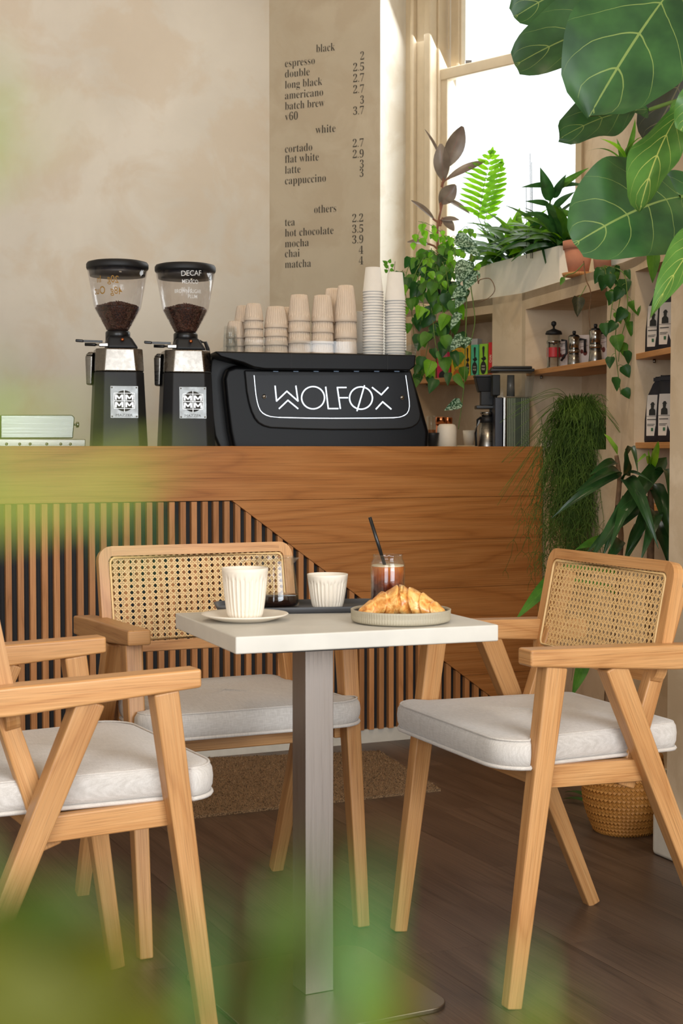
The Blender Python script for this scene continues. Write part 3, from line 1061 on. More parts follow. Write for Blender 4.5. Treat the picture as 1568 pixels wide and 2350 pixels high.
jp = onz(630, 1392, TT)
jug = thing('glass_jug', 'clear glass coffee jug with black coffee on the dark tray', 'jug', (jp.x, jp.y, TT))
MB().lathe([(0, 0.0), (0.049, 0.0), (0.0535, 0.003), (0.0548, 0.011), (0.052, 0.028), (0.045, 0.07), (0.0405, 0.1), (0.041, 0.105), (0.042, 0.107), (0.041, 0.108), (0.0392, 0.1), (0.0435, 0.07), (0.0503, 0.028), (0.053, 0.012), (0.049, 0.004), (0, 0.003)], jug.location, 64).build('body', GLASS, jug)
MB().lathe([(0, 0.0036), (0.0485, 0.0036), (0.0525, 0.011), (0.0508, 0.0245), (0.0503, 0.0255), (0, 0.0255)], jug.location, 48).build('coffee', plain('black_coffee', (34, 14, 8), 0.08, mottle=0), jug)
J = jug.location
MB().tube(smooth_([J + V((-0.039, 0, 0.1)), J + V((-0.056, 0, 0.102)), J + V((-0.073, 0, 0.096)), J + V((-0.081, 0, 0.076)), J + V((-0.077, 0, 0.052)), J + V((-0.066, 0, 0.034)), J + V((-0.052, 0, 0.028))]), 0.0042, 10).build('handle', GLASS, jug)
MB().hexa([J + V(p) for p in ((0.037, -0.013, 0.1), (0.054, -0.003, 0.103), (0.054, 0.003, 0.103), (0.037, 0.013, 0.1), (0.038, 0, 0.088))],
          [J + V(p) for p in ((0.037, -0.0135, 0.104), (0.055, -0.004, 0.106), (0.055, 0.004, 0.106), (0.037, 0.0135, 0.104), (0.037, 0, 0.088))]).build('spout', GLASS, jug, bevel=0.001)

# iced coffee in a can-shaped glass
gp = onz(890, 1408, T)
ic = thing('iced_coffee_glass', 'can-shaped glass of iced coffee with a black straw behind the croissant', 'drink', (gp.x, gp.y, T + 0.0002))
G = ic.location
MB().lathe([(0, 0.0), (0.031, 0.0), (0.035, 0.006), (0.0362, 0.012), (0.0362, 0.1), (0.0345, 0.108), (0.031, 0.114), (0.0305, 0.118), (0.0316, 0.1215), (0.0308, 0.1225), (0.0295, 0.12), (0.0295, 0.114), (0.033, 0.107), (0.0346, 0.099), (0.0346, 0.012), (0, 0.008)], G, 64).build('glass', GLASS, ic)
M = Mat('iced_coffee'); tc = M.n('ShaderNodeTexCoord'); sp_ = M.n('ShaderNodeSeparateXYZ'); M.l(tc, 'Generated', sp_, 0)
nz = M.n('ShaderNodeTexNoise', i_Scale=5.0, i_Detail=3.0, i_Distortion=1.0); M.l(tc, 'Generated', nz, 'Vector')
hh = M.math('ADD', (sp_, 'Z'), M.math('MULTIPLY', M.math('SUBTRACT', nz, 0.5), 0.5))
M.color(M.ramp(hh, [(0.25, L((44, 10, 6))), (0.58, L((84, 26, 8))), (0.8, L((150, 66, 18))), (0.98, L((186, 100, 34)))]))
M.b.inputs['Roughness'].default_value = 0.12; M.b.inputs['Transmission Weight'].default_value = 0.05; M.b.inputs['Subsurface Weight'].default_value = 0.0
MB().lathe([(0, 0.0085), (0.0335, 0.0125), (0.0342, 0.05), (0.0342, 0.0965), (0.0338, 0.0985), (0, 0.0985)], G, 48).build('coffee', M.m, ic)
MB().lathe([(0.0, 0.0), (0.0335, 0.0), (0.0335, 0.0028), (0.03, 0.0032), (0, 0.003)], G + V((0, 0, 0.0986)), 40).build('foam', plain('coffee_foam', (206, 184, 150), 0.8), ic)
st0, st1 = G + V((-0.006, 0, 0.1)), at(849, 1187, gp.y)
MB().tube([st0, st1], 0.0037, 12).build('straw', BLK, ic)
ice = MB()
for i, (a, b, c) in enumerate(((0.012, -0.008, 0.103), (-0.013, 0.006, 0.1035), (0.004, 0.015, 0.1025))):
    ice.box(G + V((a, b, c)), (0.017, 0.016, 0.012), [V(v_).normalized() for v_ in ((1, 0.3 * i, 0), (-0.3 * i, 1, 0), (0, 0, 1))])
ice.build('ice_cubes', GLASS, ic, bevel=0.002, kind='stuff')

# ribbed plate and croissant
pp = onz(920, 1427, T)
def pm(a, q):
    i = q * 13
    return 1 - (0.010 * (0.5 + 0.5 * math.cos(a * 110)) if 2.5 < i < 5.5 or 6.5 < i < 8.5 else 0) - (0.004 if 5.5 < i < 6.5 else 0)
simple('ribbed_plate', MB().lathe([(0, 0.0), (0.088, 0.0), (0.0945, 0.0025), (0.0975, 0.004), (0.0985, 0.007), (0.0988, 0.013), (0.0985, 0.014), (0.0988, 0.015), (0.099, 0.022), (0.0995, 0.0255), (0.0975, 0.0265), (0.0955, 0.0245), (0.0935, 0.006), (0, 0.005)], seg=440, mod=pm), PLATEM,
       'round ribbed plate with a dark inside holding the croissant', 'plate', (pp.x, pp.y, T + 0.0002))
o = MB().lathe([(0, 0.0), (0.09, 0.0), (0.0935, 0.001), (0.0952, 0.0165), (0.0945, 0.0165), (0.0927, 0.0016), (0, 0.0012)], (pp.x, pp.y, T + 0.0056), 64).build('glaze', DGREY, bpy.data.objects['ribbed_plate'])
M = Mat('croissant_crust')
mp = M.coords('Object'); nz = M.n('ShaderNodeTexNoise', i_Scale=55.0, i_Detail=6.0, i_Roughness=0.65, i_Distortion=0.8); M.l(mp, 0, nz, 'Vector')
n2 = M.n('ShaderNodeTexNoise', i_Scale=260.0, i_Detail=4.0); M.l(mp, 0, n2, 'Vector')
r_ = M.ramp(nz, [(0.28, L((250, 214, 150))), (0.45, L((238, 180, 100))), (0.6, L((208, 128, 54))), (0.78, L((160, 82, 30)))])
M.color(r_); M.b.inputs['Roughness'].default_value = 0.32; M.b.inputs['Coat Weight'].default_value = 0.3
hb = M.math('ADD', nz, M.math('MULTIPLY', n2, 0.4)); M.bump(hb, 0.6, 0.0025)
cr = MB(); NS, NR = 120, 36
vs, fs = [], []
cuts = [0.0, 0.14, 0.29, 0.43, 0.60, 0.75, 0.88, 1.0]
for i in range(NS + 1):
    t = i / NS
    s = min(range(len(cuts) - 1), key=lambda q: 0 if cuts[q] <= t <= cuts[q + 1] else 1)
    u = (t - cuts[s]) / (cuts[s + 1] - cuts[s])
    env = 0.013 + 0.0265 * math.sin(pi * min(1, max(0, t * 0.98 + 0.01))) ** 1.25
    # each wrapped layer starts fat at the side nearer the middle and tapers outward
    uu = u if t < 0.5 else 1 - u
    lay = 0.80 + 0.24 * (uu ** 0.75) * (1 - 0.75 * max(0, uu - 0.86) / 0.14) if 0.02 < t < 0.98 else 0.7
    R = env * lay
    if t < 0.03: R *= (t / 0.03) ** 0.5 + 0.02
    if t > 0.97: R *= ((1 - t) / 0.03) ** 0.5 + 0.02
    ang = (t - 0.5) * 1.55
    Rc = 0.118
    c = V((Rc * math.sin(ang), -Rc * (1 - math.cos(ang)) * 0.9, 0))
    tg = V((math.cos(ang), -math.sin(ang) * 0.9, 0)).normalized(); sd = V((-tg.y, tg.x, 0))
    for k in range(NR):
        a = 2 * pi * k / NR
        wob = 1 + 0.04 * math.sin(3 * a + t * 20) + 0.03 * math.sin(5 * a - t * 33)
        sh = 0.08 * math.cos(a) * (R / 0.04)
        z = math.sin(a) * R * wob * 0.86
        vs.append(c + sd * (math.cos(a) * R * wob * 1.05) + tg * (0.006 * math.sin(a) * (1 if t < 0.5 else -1)) + V((0, 0, max(-R * 0.8, z) + env * 0.78)))
for i in range(NS):
    for k in range(NR):
        k2 = (k + 1) % NR; fs.append((i * NR + k, i * NR + k2, (i + 1) * NR + k2, (i + 1) * NR + k))
fs.append(tuple(range(NR))[::-1]); fs.append(tuple(range(NS * NR, NS * NR + NR)))
cr.add(vs, fs, smooth=True)
mz = min(p.z for p in vs)
simple('croissant', cr, M.m, 'golden flaky croissant lying on the ribbed plate', 'croissant', (pp.x + 0.003, pp.y + 0.012, T + 0.0072 - mz), rz=math.radians(-4))

# ================================================================ ESPRESSO MACHINE
MP = Plane(at(730, 950, 5.6), (0.974, 0.226))
em = thing('espresso_machine', 'wide black espresso machine with an illuminated white name panel, cups on top', 'coffee machine', MP.pt(0, WT, 0.2))


def pxp(pl, pts): return [pl.sz(x, y) for x, y in pts]


def cz(p): return [(s, max(z, WT)) for s, z in p]


BS = plain('machine_black', (8, 8, 10), 0.4, spec=0.22, mottle=0.05)
BS2 = plain('machine_charcoal', (24, 24, 25), 0.42, spec=0.3, mottle=0.05)
body = cz(pxp(MP, [(512, 1040), (497, 1000), (487, 930), (484, 865), (489, 822), (500, 812), (943, 818), (958, 880), (976, 950), (987, 1000), (984, 1040)]))
MB().prism(MP, body, 0.075, 0.46).build('body', BS2, em, bevel=0.02, seg=4)
shell = cz(pxp(MP, [(536, 1040), (527, 990), (519, 925), (514, 870), (520, 846), (540, 838), (935, 842), (945, 850), (962, 905), (986, 990), (984, 1040)]))
MB().prism(MP, shell, 0.0, 0.09).build('front_shell', BS, em, bevel=0.018, seg=5)
bez = pxp(MP, [(560, 850), (562, 870), (565, 900), (570, 925), (576, 945), (583, 960), (592, 971), (604, 978), (620, 982.5), (690, 985.5), (760, 987), (860, 986.8), (925, 985.5), (944, 981.5), (956, 974), (962.5, 963), (964, 950), (960, 930), (951, 890), (941, 852)])
MB().prism(MP, bez, -0.016, 0.01).build('bezel', BS2, em, bevel=0.006, seg=3)
def rnd_(pts, sub=5):
    out = []
    n = len(pts)
    for i in range(n):
        a, b, c, d = [V((*pts[(i + k) % n], 0)) for k in (-1, 0, 1, 2)]
        for k in range(sub):
            u = k / sub
            q = 0.5 * ((2 * b) + (c - a) * u + (2 * a - 5 * b + 4 * c - d) * u * u + (3 * b - a - 3 * c + d) * u ** 3)
            out.append((q.x, q.y))
    return out


sgn = [(581, 862), (585, 905), (591, 935), (602, 949), (618, 955), (640, 958), (760, 960), (910, 958), (925, 954), (933, 945), (935, 930), (927, 862)]
sgn = [(581, 862), (582.5, 880), (585, 905), (588, 922), (591, 933), (595, 942), (601, 948.5), (609, 953), (619, 956), (640, 958), (700, 959.5), (760, 960), (850, 959.5), (900, 958.6), (914, 957), (924, 953.5), (930, 949), (934, 942), (935.5, 933), (935, 920), (931, 890), (927, 862)]
sp2 = pxp(MP, sgn)
MB().prism(MP, sp2, -0.026, -0.008).build('name_panel', plain('panel_black', (12, 13, 18), 0.35, spec=0.25, mottle=0.02), em)
GLOW = emit('white_led', (238, 246, 255), 2.2)
pth = [MP.pt(*MP.sz(x, y), -0.0245) for x, y in sgn]
MB().tube([p for p in pth], 0.0019, 6).build('edge_light', GLOW, em)
z2 = lambda x, y: (470 + x / 2.904, 580 + y / 2.904)
strokes = [[(460, 890), (470, 990), (538, 925), (612, 990), (598, 890)], [(487, 1040), (545, 985), (612, 1040)],
           [(712 + 76 * math.cos(a * pi / 20), 968 + 74 * math.sin(a * pi / 20)) for a in range(41)],
           [(796, 897), (813, 1040), (878, 1040)], [(932, 900), (873, 900), (893, 1040)], [(885, 968), (942, 968)],
           [(1030 + 76 * math.cos(a * pi / 20), 970 + 74 * math.sin(a * pi / 20)) for a in range(41)], [(1053, 888), (1004, 1055)],
           [(1105, 900), (1165, 948), (1210, 900)], [(1130, 1043), (1174, 995), (1230, 1043)]]
lt = MB()
for st in strokes:
    pts = [MP.sz(*z2(*p)) for p in st]
    for i, (a, b) in enumerate(zip(pts, pts[1:])):
        p0, p1 = MP.pt(*a, -0.0275), MP.pt(*b, -0.0275)
        d = (p1 - p0).normalized() * 0.0012
        lt.bar(p0 - d, p1 + d, 0.0046, 0.002, side=(MP.n.cross(d)).normalized())
lt.build('name_lettering', emit('sign_led', (235, 245, 255), 1.9), em)
for x, y in ((388, 960), (1302, 967)):
    q = MP.px(*z2(x, y), -0.0262)
    MB().lathe([(0, 0.0), (0.0075, 0.0), (0.0085, 0.002), (0.0075, 0.006), (0, 0.0075)], q, 20, ax=(MP.d, V((0, 0, 1)), -MP.n)).build('screw_cap', CHROME, em)
# overhanging cup tray with its rail
rail = pxp(MP, [(486, 809), (943, 817), (941, 843), (928, 853), (600, 850), (575, 846), (552, 836), (500, 822)])
MB().prism(MP, rail, -0.075, 0.44).build('cup_tray_rail', BS, em, bevel=0.006, seg=3)
ZT = MP.sz(715, 813)[1] + 0.0003
for x in (660, 878):
    a = MP.sz(x, 830)
    MB().prism(MP, [(a[0] - 0.0006, ZT - 0.058), (a[0] + 0.0006, ZT - 0.058), (a[0] + 0.0006, ZT), (a[0] - 0.0006, ZT)], -0.0756, -0.07).build('seam', BLKM, em)
LEDM = emit('led_reflection_glow', (190, 215, 245), 0.3)  # dim glowing dashes stand in for LED reflections under the rail
for x in range(622, 905, 46):
    ls = pxp(MP, [(x, 853.2), (x + 11, 853.4), (x + 11, 854.6), (x, 854.4)])
    MB().prism(MP, ls, -0.05, -0.046).build('led_reflection', LEDM, em)
g0 = pxp(MP, [(495, 806), (520, 788), (560, 782), (948, 790), (943, 816)])
MB().prism(MP, g0, -0.07, -0.066).build('cup_guard', PERSPEX, em)
g1 = MP.pt(*g0[3], -0.068); g2 = MP.pt(g0[3][0] - 0.01, ZT, -0.068)
MB().hexa([g1, g2, g2 + MP.n * 0.25, g1 + MP.n * 0.25], [q + MP.d * 0.003 for q in (g1, g2, g2 + MP.n * 0.25, g1 + MP.n * 0.25)]).build('side_guard', PERSPEX, em)
w0 = MP.px(488, 812, 0.1)
MB().tube([w0, w0 + V((-0.004, 0, 0.025)), w0 + V((-0.012, 0, 0.048)), w0 + V((-0.028, 0, 0.052)), w0 + V((-0.04, 0, 0.035))], 0.0075, 10).build('steam_lever', BLKM, em)
MB().tube([w0 + V((-0.001, 0, -0.03)), w0 + V((0.001, 0, 0.006))], 0.006, 10).build('lever_collar', CHROME, em)

# ---------------------------------------------------------------- cups on the machine
ORD = ['topmost', 'second from the top', 'third from the top', 'fourth from the top', 'fifth from the top', 'sixth from the top', 'seventh from the top',
       'eighth from the top', 'ninth from the top', 'tenth from the top', '11th from the top', '12th from the top', '13th from the top', '14th from the top',
       '15th from the top', '16th from the top', '17th from the top', '18th from the top', '19th from the top', '20th from the top', '21st from the top',
       '22nd from the top', '23rd from the top', '24th from the top', '25th from the top']


def inverted(mb, h):
    for p in mb.v: p.z = h - p.z
    mb.f = [fc[::-1] for fc in mb.f]; mb.uv = [u[::-1] for u in mb.uv]
    return mb


kinds = {'small': (fluted(0.0245, 0.0365, 0.064, 26, 0.16, 0.15, seg_per=6), 0.064, 0.0305),
         'low': (fluted(0.030, 0.0445, 0.080, 30, 0.18, 0.15, seg_per=6), 0.080, 0.0325),
         'tall': (fluted(0.030, 0.0425, 0.0995, 28, 0.16, 0.15, seg_per=6), 0.0995, 0.0412),
         'large': (fluted(0.0275, 0.0428, 0.137, 28, 0.16, 0.15, seg_per=6), 0.137, 0.0625)}
pap = lambda r0, r1, h: MB().lathe([(0, 0.004), (r0 - 0.002, 0.004), (r0 - 0.001, 0.0), (r0, 0.0), (r1 - 0.0012, h - 0.004), (r1 - 0.0004, h - 0.0038), (r1 + 0.0016, h - 0.002), (r1 + 0.0004, h), (r1 - 0.0018, h - 0.001), (r0 - 0.001, 0.006), (0, 0.006)], seg=40)
kinds['paper'] = (pap(0.0286, 0.0393, 0.0925), 0.0925, 0.0104)
kinds['paper_big'] = (pap(0.0286, 0.0400, 0.108), 0.108, 0.0104)
data = {k: inverted(m, h).build('cup', PAPER if 'paper' in k else CERAMB, local=False) for k, (m, h, p) in kinds.items()}
stacks = [('small', 327, 5, 0.04, 'small fluted cup', 'front stack furthest left'), ('small', 262, 5, 0.13, 'small fluted cup', 'stack behind the front-left one'),
          ('low', 475, 4, 0.05, 'low fluted cup', 'squat second front stack'), ('small', 545, 5, 0.16, 'small fluted cup', 'small stack peeping between them'),
          ('tall', 629, 4, 0.05, 'tall fluted cup', 'third front stack'), ('tall', 785, 4, 0.05, 'tall fluted cup', 'fourth front stack'),
          ('large', 941, 3, 0.05, 'large fluted cup', 'tallest front stack'), ('large', 858, 3, 0.16, 'large fluted cup', 'stack behind the tallest one'),
          ('small', 205, 3, 0.10, 'small fluted cup', 'short stack next to the glasses'),
          ('paper', 1122, 24, 0.05, 'upturned white paper cup', 'left paper stack'), ('paper_big', 1270, 21, 0.06, 'upturned white paper cup', 'right paper stack')]
for kd, zx, n, dep, what, where in stacks:
    m, h, pit = kinds[kd]
    pl = off(MP, dep)
    s, _ = pl.sz(z2(zx, 600)[0], 700)
    for i in range(n):
        q = pl.pt(s, ZT + (n - 1 - i) * pit)
        o = bpy.data.objects.new('paper_cup' if 'paper' in kd else 'fluted_cup', data[kd].data); COL.objects.link(o)
        o.location = q + V((random.uniform(-1, 1), random.uniform(-1, 1), 0)) * 0.0006
        o.rotation_euler = (0, 0, random.uniform(0, 6.28))
        tag(o, '%s, %s in the %s' % (what, ORD[i], where), 'cup', 'white paper cups on the machine' if 'paper' in kd else 'fluted cups on the machine')
for o in data.values(): bpy.data.objects.remove(o)
gm = inverted(MB().lathe([(0, 0.0), (0.022, 0.0), (0.0235, 0.003), (0.027, 0.075), (0.0262, 0.0755), (0.0225, 0.006), (0, 0.006)], seg=10), 0.0755)
for i, (zx, dep, zz, lb) in enumerate(((170, 0.05, 0, 'lower clear tumbler at the left end of the machine top'), (170, 0.05, 0.026, 'upper clear tumbler nested on another at the machine left end'), (197, 0.16, 0.0, 'clear tumbler standing behind the two nested ones'))):
    pl = off(MP, dep); s, _ = pl.sz(z2(zx, 0)[0], 700)
    g = gm.build('tumbler', GLASS, local=False); g.location = pl.pt(s, ZT + zz); tag(g, lb, 'glass', 'tumblers on the machine')
pl = off(MP, 0.2)
a = pxp(pl, [(820, 714), (836, 714), (836, 811), (820, 811)])
tag(MB().prism(pl, [(s, max(z, ZT)) for s, z in a], 0, 0.03).build('white_carton', PAPER, bevel=0.001), 'narrow white carton behind the paper cups on the machine', 'box')

# ================================================================ GRINDERS
GZ = 1.0752
def octo(h, c, z):
    return [V((x, y, z)) for x, y in ((h - c, -h), (h, -h + c), (h, h - c), (h - c, h), (-h + c, h), (-h, h - c), (-h, -h + c), (-h + c, -h))]


def make_grinder(label):
    t = thing('coffee_grinder', label, 'grinder')
    Rz = Matrix.Rotation(math.radians(14), 3, 'Z')
    r = lambda pts: [Rz @ p for p in pts]
    MB().hexa(r(octo(0.098, 0.034, 0.012)), r(octo(0.086, 0.03, 0.28))).build('body', BLKM, t, bevel=0.004, seg=3)
    MB().hexa(r(octo(0.085, 0.04, 0)), r(octo(0.085, 0.04, 0.0121))).build('foot', BLK, t)
    MB().hexa(r(octo(0.0865, 0.03, 0.2801)), r(octo(0.083, 0.034, 0.362))).build('collar', metal('grinder_steel', (140, 134, 126), 0.26, axis=(60, 60, 60)), t, bevel=0.005, seg=3)
    MB().hexa([Rz @ V((x, y, 0.362)) for x, y in ((-0.045, -0.06), (0.07, -0.06), (0.07, 0.055), (-0.045, 0.055))], [Rz @ V((x, y, 0.408)) for x, y in ((-0.04, -0.045), (0.042, -0.045), (0.042, 0.045), (-0.04, 0.045))]).build('throat', BLKM, t, bevel=0.012, seg=4)
    MB().lathe([(0.0, 0.395), (0.044, 0.395), (0.044, 0.422), (0.041, 0.427), (0.0, 0.427)], seg=40).build('neck_ring', BLK, t)
    MB().tube([Rz @ V((0.01, -0.07, 0.392)), Rz @ V((0.01, -0.045, 0.397))], 0.0055, 12).build('index_screw', COPPER, t)
    hp = MB().lathe([(0.036, 0.4262), (0.040, 0.43), (0.080, 0.503), (0.084, 0.514), (0.092, 0.56), (0.1075, 0.646), (0.1065, 0.646), (0.0905, 0.56), (0.082, 0.514), (0.078, 0.504), (0.038, 0.432)], seg=64).build('hopper', HOPPER, t)
    MB().lathe([(0, 0.6462), (0.1085, 0.6462), (0.1105, 0.652), (0.1105, 0.664), (0.106, 0.671), (0.09, 0.675), (0, 0.677)], seg=64).build('lid', BLKM, t)
    MB().lathe([(0, 0.62), (0.098, 0.622), (0.102, 0.646), (0, 0.646)], seg=48).build('lid_skirt', plain('smoke_black', (44, 42, 44), 0.4), t)
    MB().lathe([(0.0, 0.4275), (0.0355, 0.4275), (0.038, 0.434), (0.075, 0.503), (0.077, 0.512), (0.06, 0.519), (0.03, 0.527), (0.0, 0.53)], seg=40).build('bean_fill', plain('roasted_bean_dark', (46, 26, 18), 0.5, mottle=0.5, scale=160, bump=0.9), t)
    bm = MB(); rn = random.Random(5)
    for i in range(1500):
        if i < 850:
            u = rn.random(); z = 0.434 + u * 0.075; rr = 0.0372 + u * 0.0395; a = rn.uniform(-pi * 1.02, 0.02); c = V((rr * math.cos(a), rr * math.sin(a), z))
        else:
            rr = 0.073 * math.sqrt(rn.random()); a = rn.uniform(-pi, pi); c = V((rr * math.cos(a), rr * math.sin(a), 0.512 + 0.02 * (1 - rr / 0.075) + rn.uniform(0, 0.004)))
        X = V((rn.gauss(0, 1), rn.gauss(0, 1), rn.gauss(0, 1))).normalized(); Y = X.cross(V((0.3, 0.5, 0.8))).normalized(); Z = X.cross(Y)
        vs = [c + X * 0.0048, c - X * 0.0048, c + Y * 0.0034, c - Y * 0.0034, c + Z * 0.0024, c - Z * 0.0024]
        bm.add(vs, [(0, 2, 4), (2, 1, 4), (1, 3, 4), (3, 0, 4), (2, 0, 5), (1, 2, 5), (3, 1, 5), (0, 3, 5)], smooth=True)
    bm.build('coffee_beans', plain('roasted_bean', (88, 50, 34), 0.32, mottle=0.35, scale=40), t, kind='stuff')
    # fork lever, dosing lever, chute
    MB().bar((-0.052, -0.02, 0.389), (-0.12, -0.02, 0.391), 0.008, 0.006).build('fork_lever', BLK, t, bevel=0.001)
    MB().bar((-0.12, -0.02, 0.391), (-0.148, -0.02, 0.393), 0.010, 0.011).build('fork_lever', BLK, t, bevel=0.003)
    MB().tube([(-0.03, -0.06, 0.376), (-0.07, -0.06, 0.3755)], 0.004, 10).build('lever_rod', CHROME, t)
    MB().box((-0.042, -0.055, 0.375), (0.034, 0.02, 0.014)).build('lever_clamp', CHROME, t, bevel=0.003)
    MB().tube([(-0.07, -0.06, 0.3755), (-0.076, -0.06, 0.3757), (-0.108, -0.06, 0.3765)], 0.0058, 12).build('lever_knob', BLK, t)
    MB().hexa([V((x, y, 0.235)) for x, y in ((-0.112, -0.02), (-0.09, -0.03), (-0.09, 0.03), (-0.112, 0.02))], [V((x, y, 0.34)) for x, y in ((-0.113, -0.03), (-0.085, -0.035), (-0.085, 0.035), (-0.113, 0.03))]).build('spout_cover', STEEL, t, bevel=0.006)
    MB().hexa([V((x, y, 0.3402)) for x, y in ((-0.113, -0.03), (-0.085, -0.035), (-0.085, 0.035), (-0.113, 0.03))], [V((x, y, 0.353)) for x, y in ((-0.102, -0.02), (-0.085, -0.03), (-0.085, 0.03), (-0.102, 0.02))]).build('spout_cap', CHROME, t, bevel=0.004)
    # badge on the front facet
    bc = Rz @ V((0.012, -0.0935, 0.172)); bx = Rz @ V((1, 0, 0)); tl = math.atan2(0.012, 0.268); bz = Rz @ V((0, math.sin(tl), math.cos(tl))); by = bx.cross(bz)
    B = lambda x, z, d=0.0: bc + bx * x + bz * z + by * d
    bd_ = thing0('badge', t)
    MB().box(bc, (0.098, 0.0016, 0.114), (bx, by, bz)).build('badge_plate', metal('badge_steel', (112, 112, 110), 0.3, axis=(50, 50, 50)), bd_, bevel=0.0008)
    MB().lathe([(0, 0.0), (0.037, 0.0), (0.037, 0.0004), (0, 0.0004)], B(0, 0.004, 0.0009), 40, ax=(bx, bz, by)).build('roundel', plain('etched_grey', (70, 70, 70), 0.5), bd_)
    lm = MB()
    for a, b, w, h in ((0, 0.004, 0.0022, 0.078), (0, 0.004, 0.074, 0.0022), (0, 0.031, 0.074, 0.0018), (0, -0.023, 0.074, 0.0018), (-0.036, 0.004, 0.0018, 0.056), (0.036, 0.004, 0.0018, 0.056)):
        lm.box(B(a, b, 0.0015), (w, 0.0006, h), (bx, by, bz))
    for cx in (-0.0325, 0.0035):
        for cy in (0.0075, -0.0185):
            x0, y0 = cx, cy
            for q in (((0, 0), (0.006, 0), (0.006, 0.019), (0, 0.019)), ((0.023, 0), (0.029, 0), (0.029, 0.019), (0.023, 0.019)), ((0.0, 0.019), (0.0065, 0.019), (0.0165, 0.006), (0.0125, 0.003)), ((0.029, 0.019), (0.0225, 0.019), (0.0125, 0.006), (0.0165, 0.003))):
                lm.add([B(x0 + a, y0 + b, 0.0016) for a, b in q], [(0, 1, 2, 3)])
    lm.build('badge_monogram', plain('badge_silver', (205, 204, 200), 0.35, metal=0.6), bd_)
    text_mb('MAZZER', 0.0125, lambda x, y: B(x - 0.031, y - 0.0505, 0.0012), sx=1.25).build('badge_lettering', plain('etched_dark', (84, 84, 84), 0.5), bd_)
    for a in (-0.043, 0.043):
        for b in (-0.051, 0.051):
            MB().lathe([(0, 0.0), (0.003, 0.0), (0.0026, 0.0012), (0, 0.0014)], B(a, b, 0.0009), 10, ax=(bx, bz, by)).build('badge_screw', STEEL, bd_)
    return t


def hop_text(t, body, xc, z, size, mat, mirror=False, sx=1.0, name='handwriting', tilt=0.0):
    def mp_(x, y):
        xx = xc + (-x if mirror else x)
        zz = z + y + xx * tilt
        R = 0.0932 + (zz - 0.56) * 0.18 + 0.0012
        a = xx / R
        return t.location + V((R * math.sin(a), -R * math.cos(a), zz))
    m = text_mb(body, size, mp_, sx=sx, offset=0.004)
    if m.v: m.build(name, mat, t)


g1_ = make_grinder('black coffee grinder furthest left, gold handwriting on its hopper')
p = at(272, 1000, 5.4); g1_.location = (p.x, p.y, GZ)
g2_ = dup(g1_, (0, 0, 0), 0, 'black coffee grinder next to the machine, white handwriting on its hopper')
p = at(427, 1000, 5.485); g2_.location = (p.x, p.y, GZ)
hop_text(g1_, '20g', 0.020, 0.590, 0.036, GOLDI, True, 0.8, tilt=-0.1)
hop_text(g1_, 'In', -0.045, 0.592, 0.034, GOLDI, True, 0.8)
hop_text(g1_, '48g', 0.030, 0.552, 0.036, GOLDI, True, 0.8, tilt=-0.1)
hop_text(g1_, 'Out', -0.03, 0.552, 0.038, GOLDI, True, 0.8)
hop_text(g2_, 'DECAF', -0.005, 0.622, 0.026, WHITEI, sx=0.95, tilt=0.05)
hop_text(g2_, 'MEXICO', -0.002, 0.596, 0.02, WHITEI, sx=0.8)
hop_text(g2_, 'BROWN SUGAR', -0.03, 0.563, 0.019, WHITEI, sx=0.72)
hop_text(g2_, 'PLUM', 0.018, 0.545, 0.018, WHITEI, sx=0.8)
for g in (g1_, g2_): g['group'] = 'coffee grinders on the bar'

# steel unit at the left end of the bar
SP = off(CNT, 0.3)
su = thing('steel_press', 'low brushed steel unit with a side knob at the left end of the bar', 'equipment', SP.px(90, 1020))
f_ = cz(pxp(SP, [(2, 1006), (168, 1006), (172, 958), (166, 952), (2, 952)]))
MB().prism(SP, f_, 0, 0.16).build('housing', metal('housing_steel', (140, 142, 138), 0.3), su, bevel=0.004, seg=3)
f_ = cz(pxp(SP, [(-60, 1030), (193, 1030), (193, 1008), (-60, 1006.5)]))
MB().prism(SP, f_, -0.02, 0.19).build('base_tray', STEEL, su, bevel=0.003)
f_ = pxp(SP, [(-60, 1006), (0, 1006), (0, 950), (-60, 950)])
MB().prism(SP, f_, 0.0, 0.16).build('end_block', BLKM, su, bevel=0.003)
kx = SP.px(172, 974, 0.05)
MB().tube([kx, kx + SP.d * 0.018], 0.004, 10).build('knob_rod', CHROME, su)
MB().tube([kx + SP.d * 0.018, kx + SP.d * 0.026], 0.0105, 16).build('knob', CHROME, su)
for x in (12, 42, 66, 104, 136, 158):
    q = SP.px(x, 1019, -0.0202); MB().lathe([(0, 0), (0.0055, 0), (0.005, 0.003), (0, 0.0045)], q, 12, ax=(SP.d, V((0, 0, 1)), -SP.n)).build('rivet', CHROME, su)

# ================================================================ SMALL THINGS AT THE RIGHT END OF THE BAR
def stand(px, Y): q = at(px, 1000, Y); return V((q.x, q.y, WT))


def hz(py, Y): return at(784, py, Y).z     # height of a picture row at depth Y


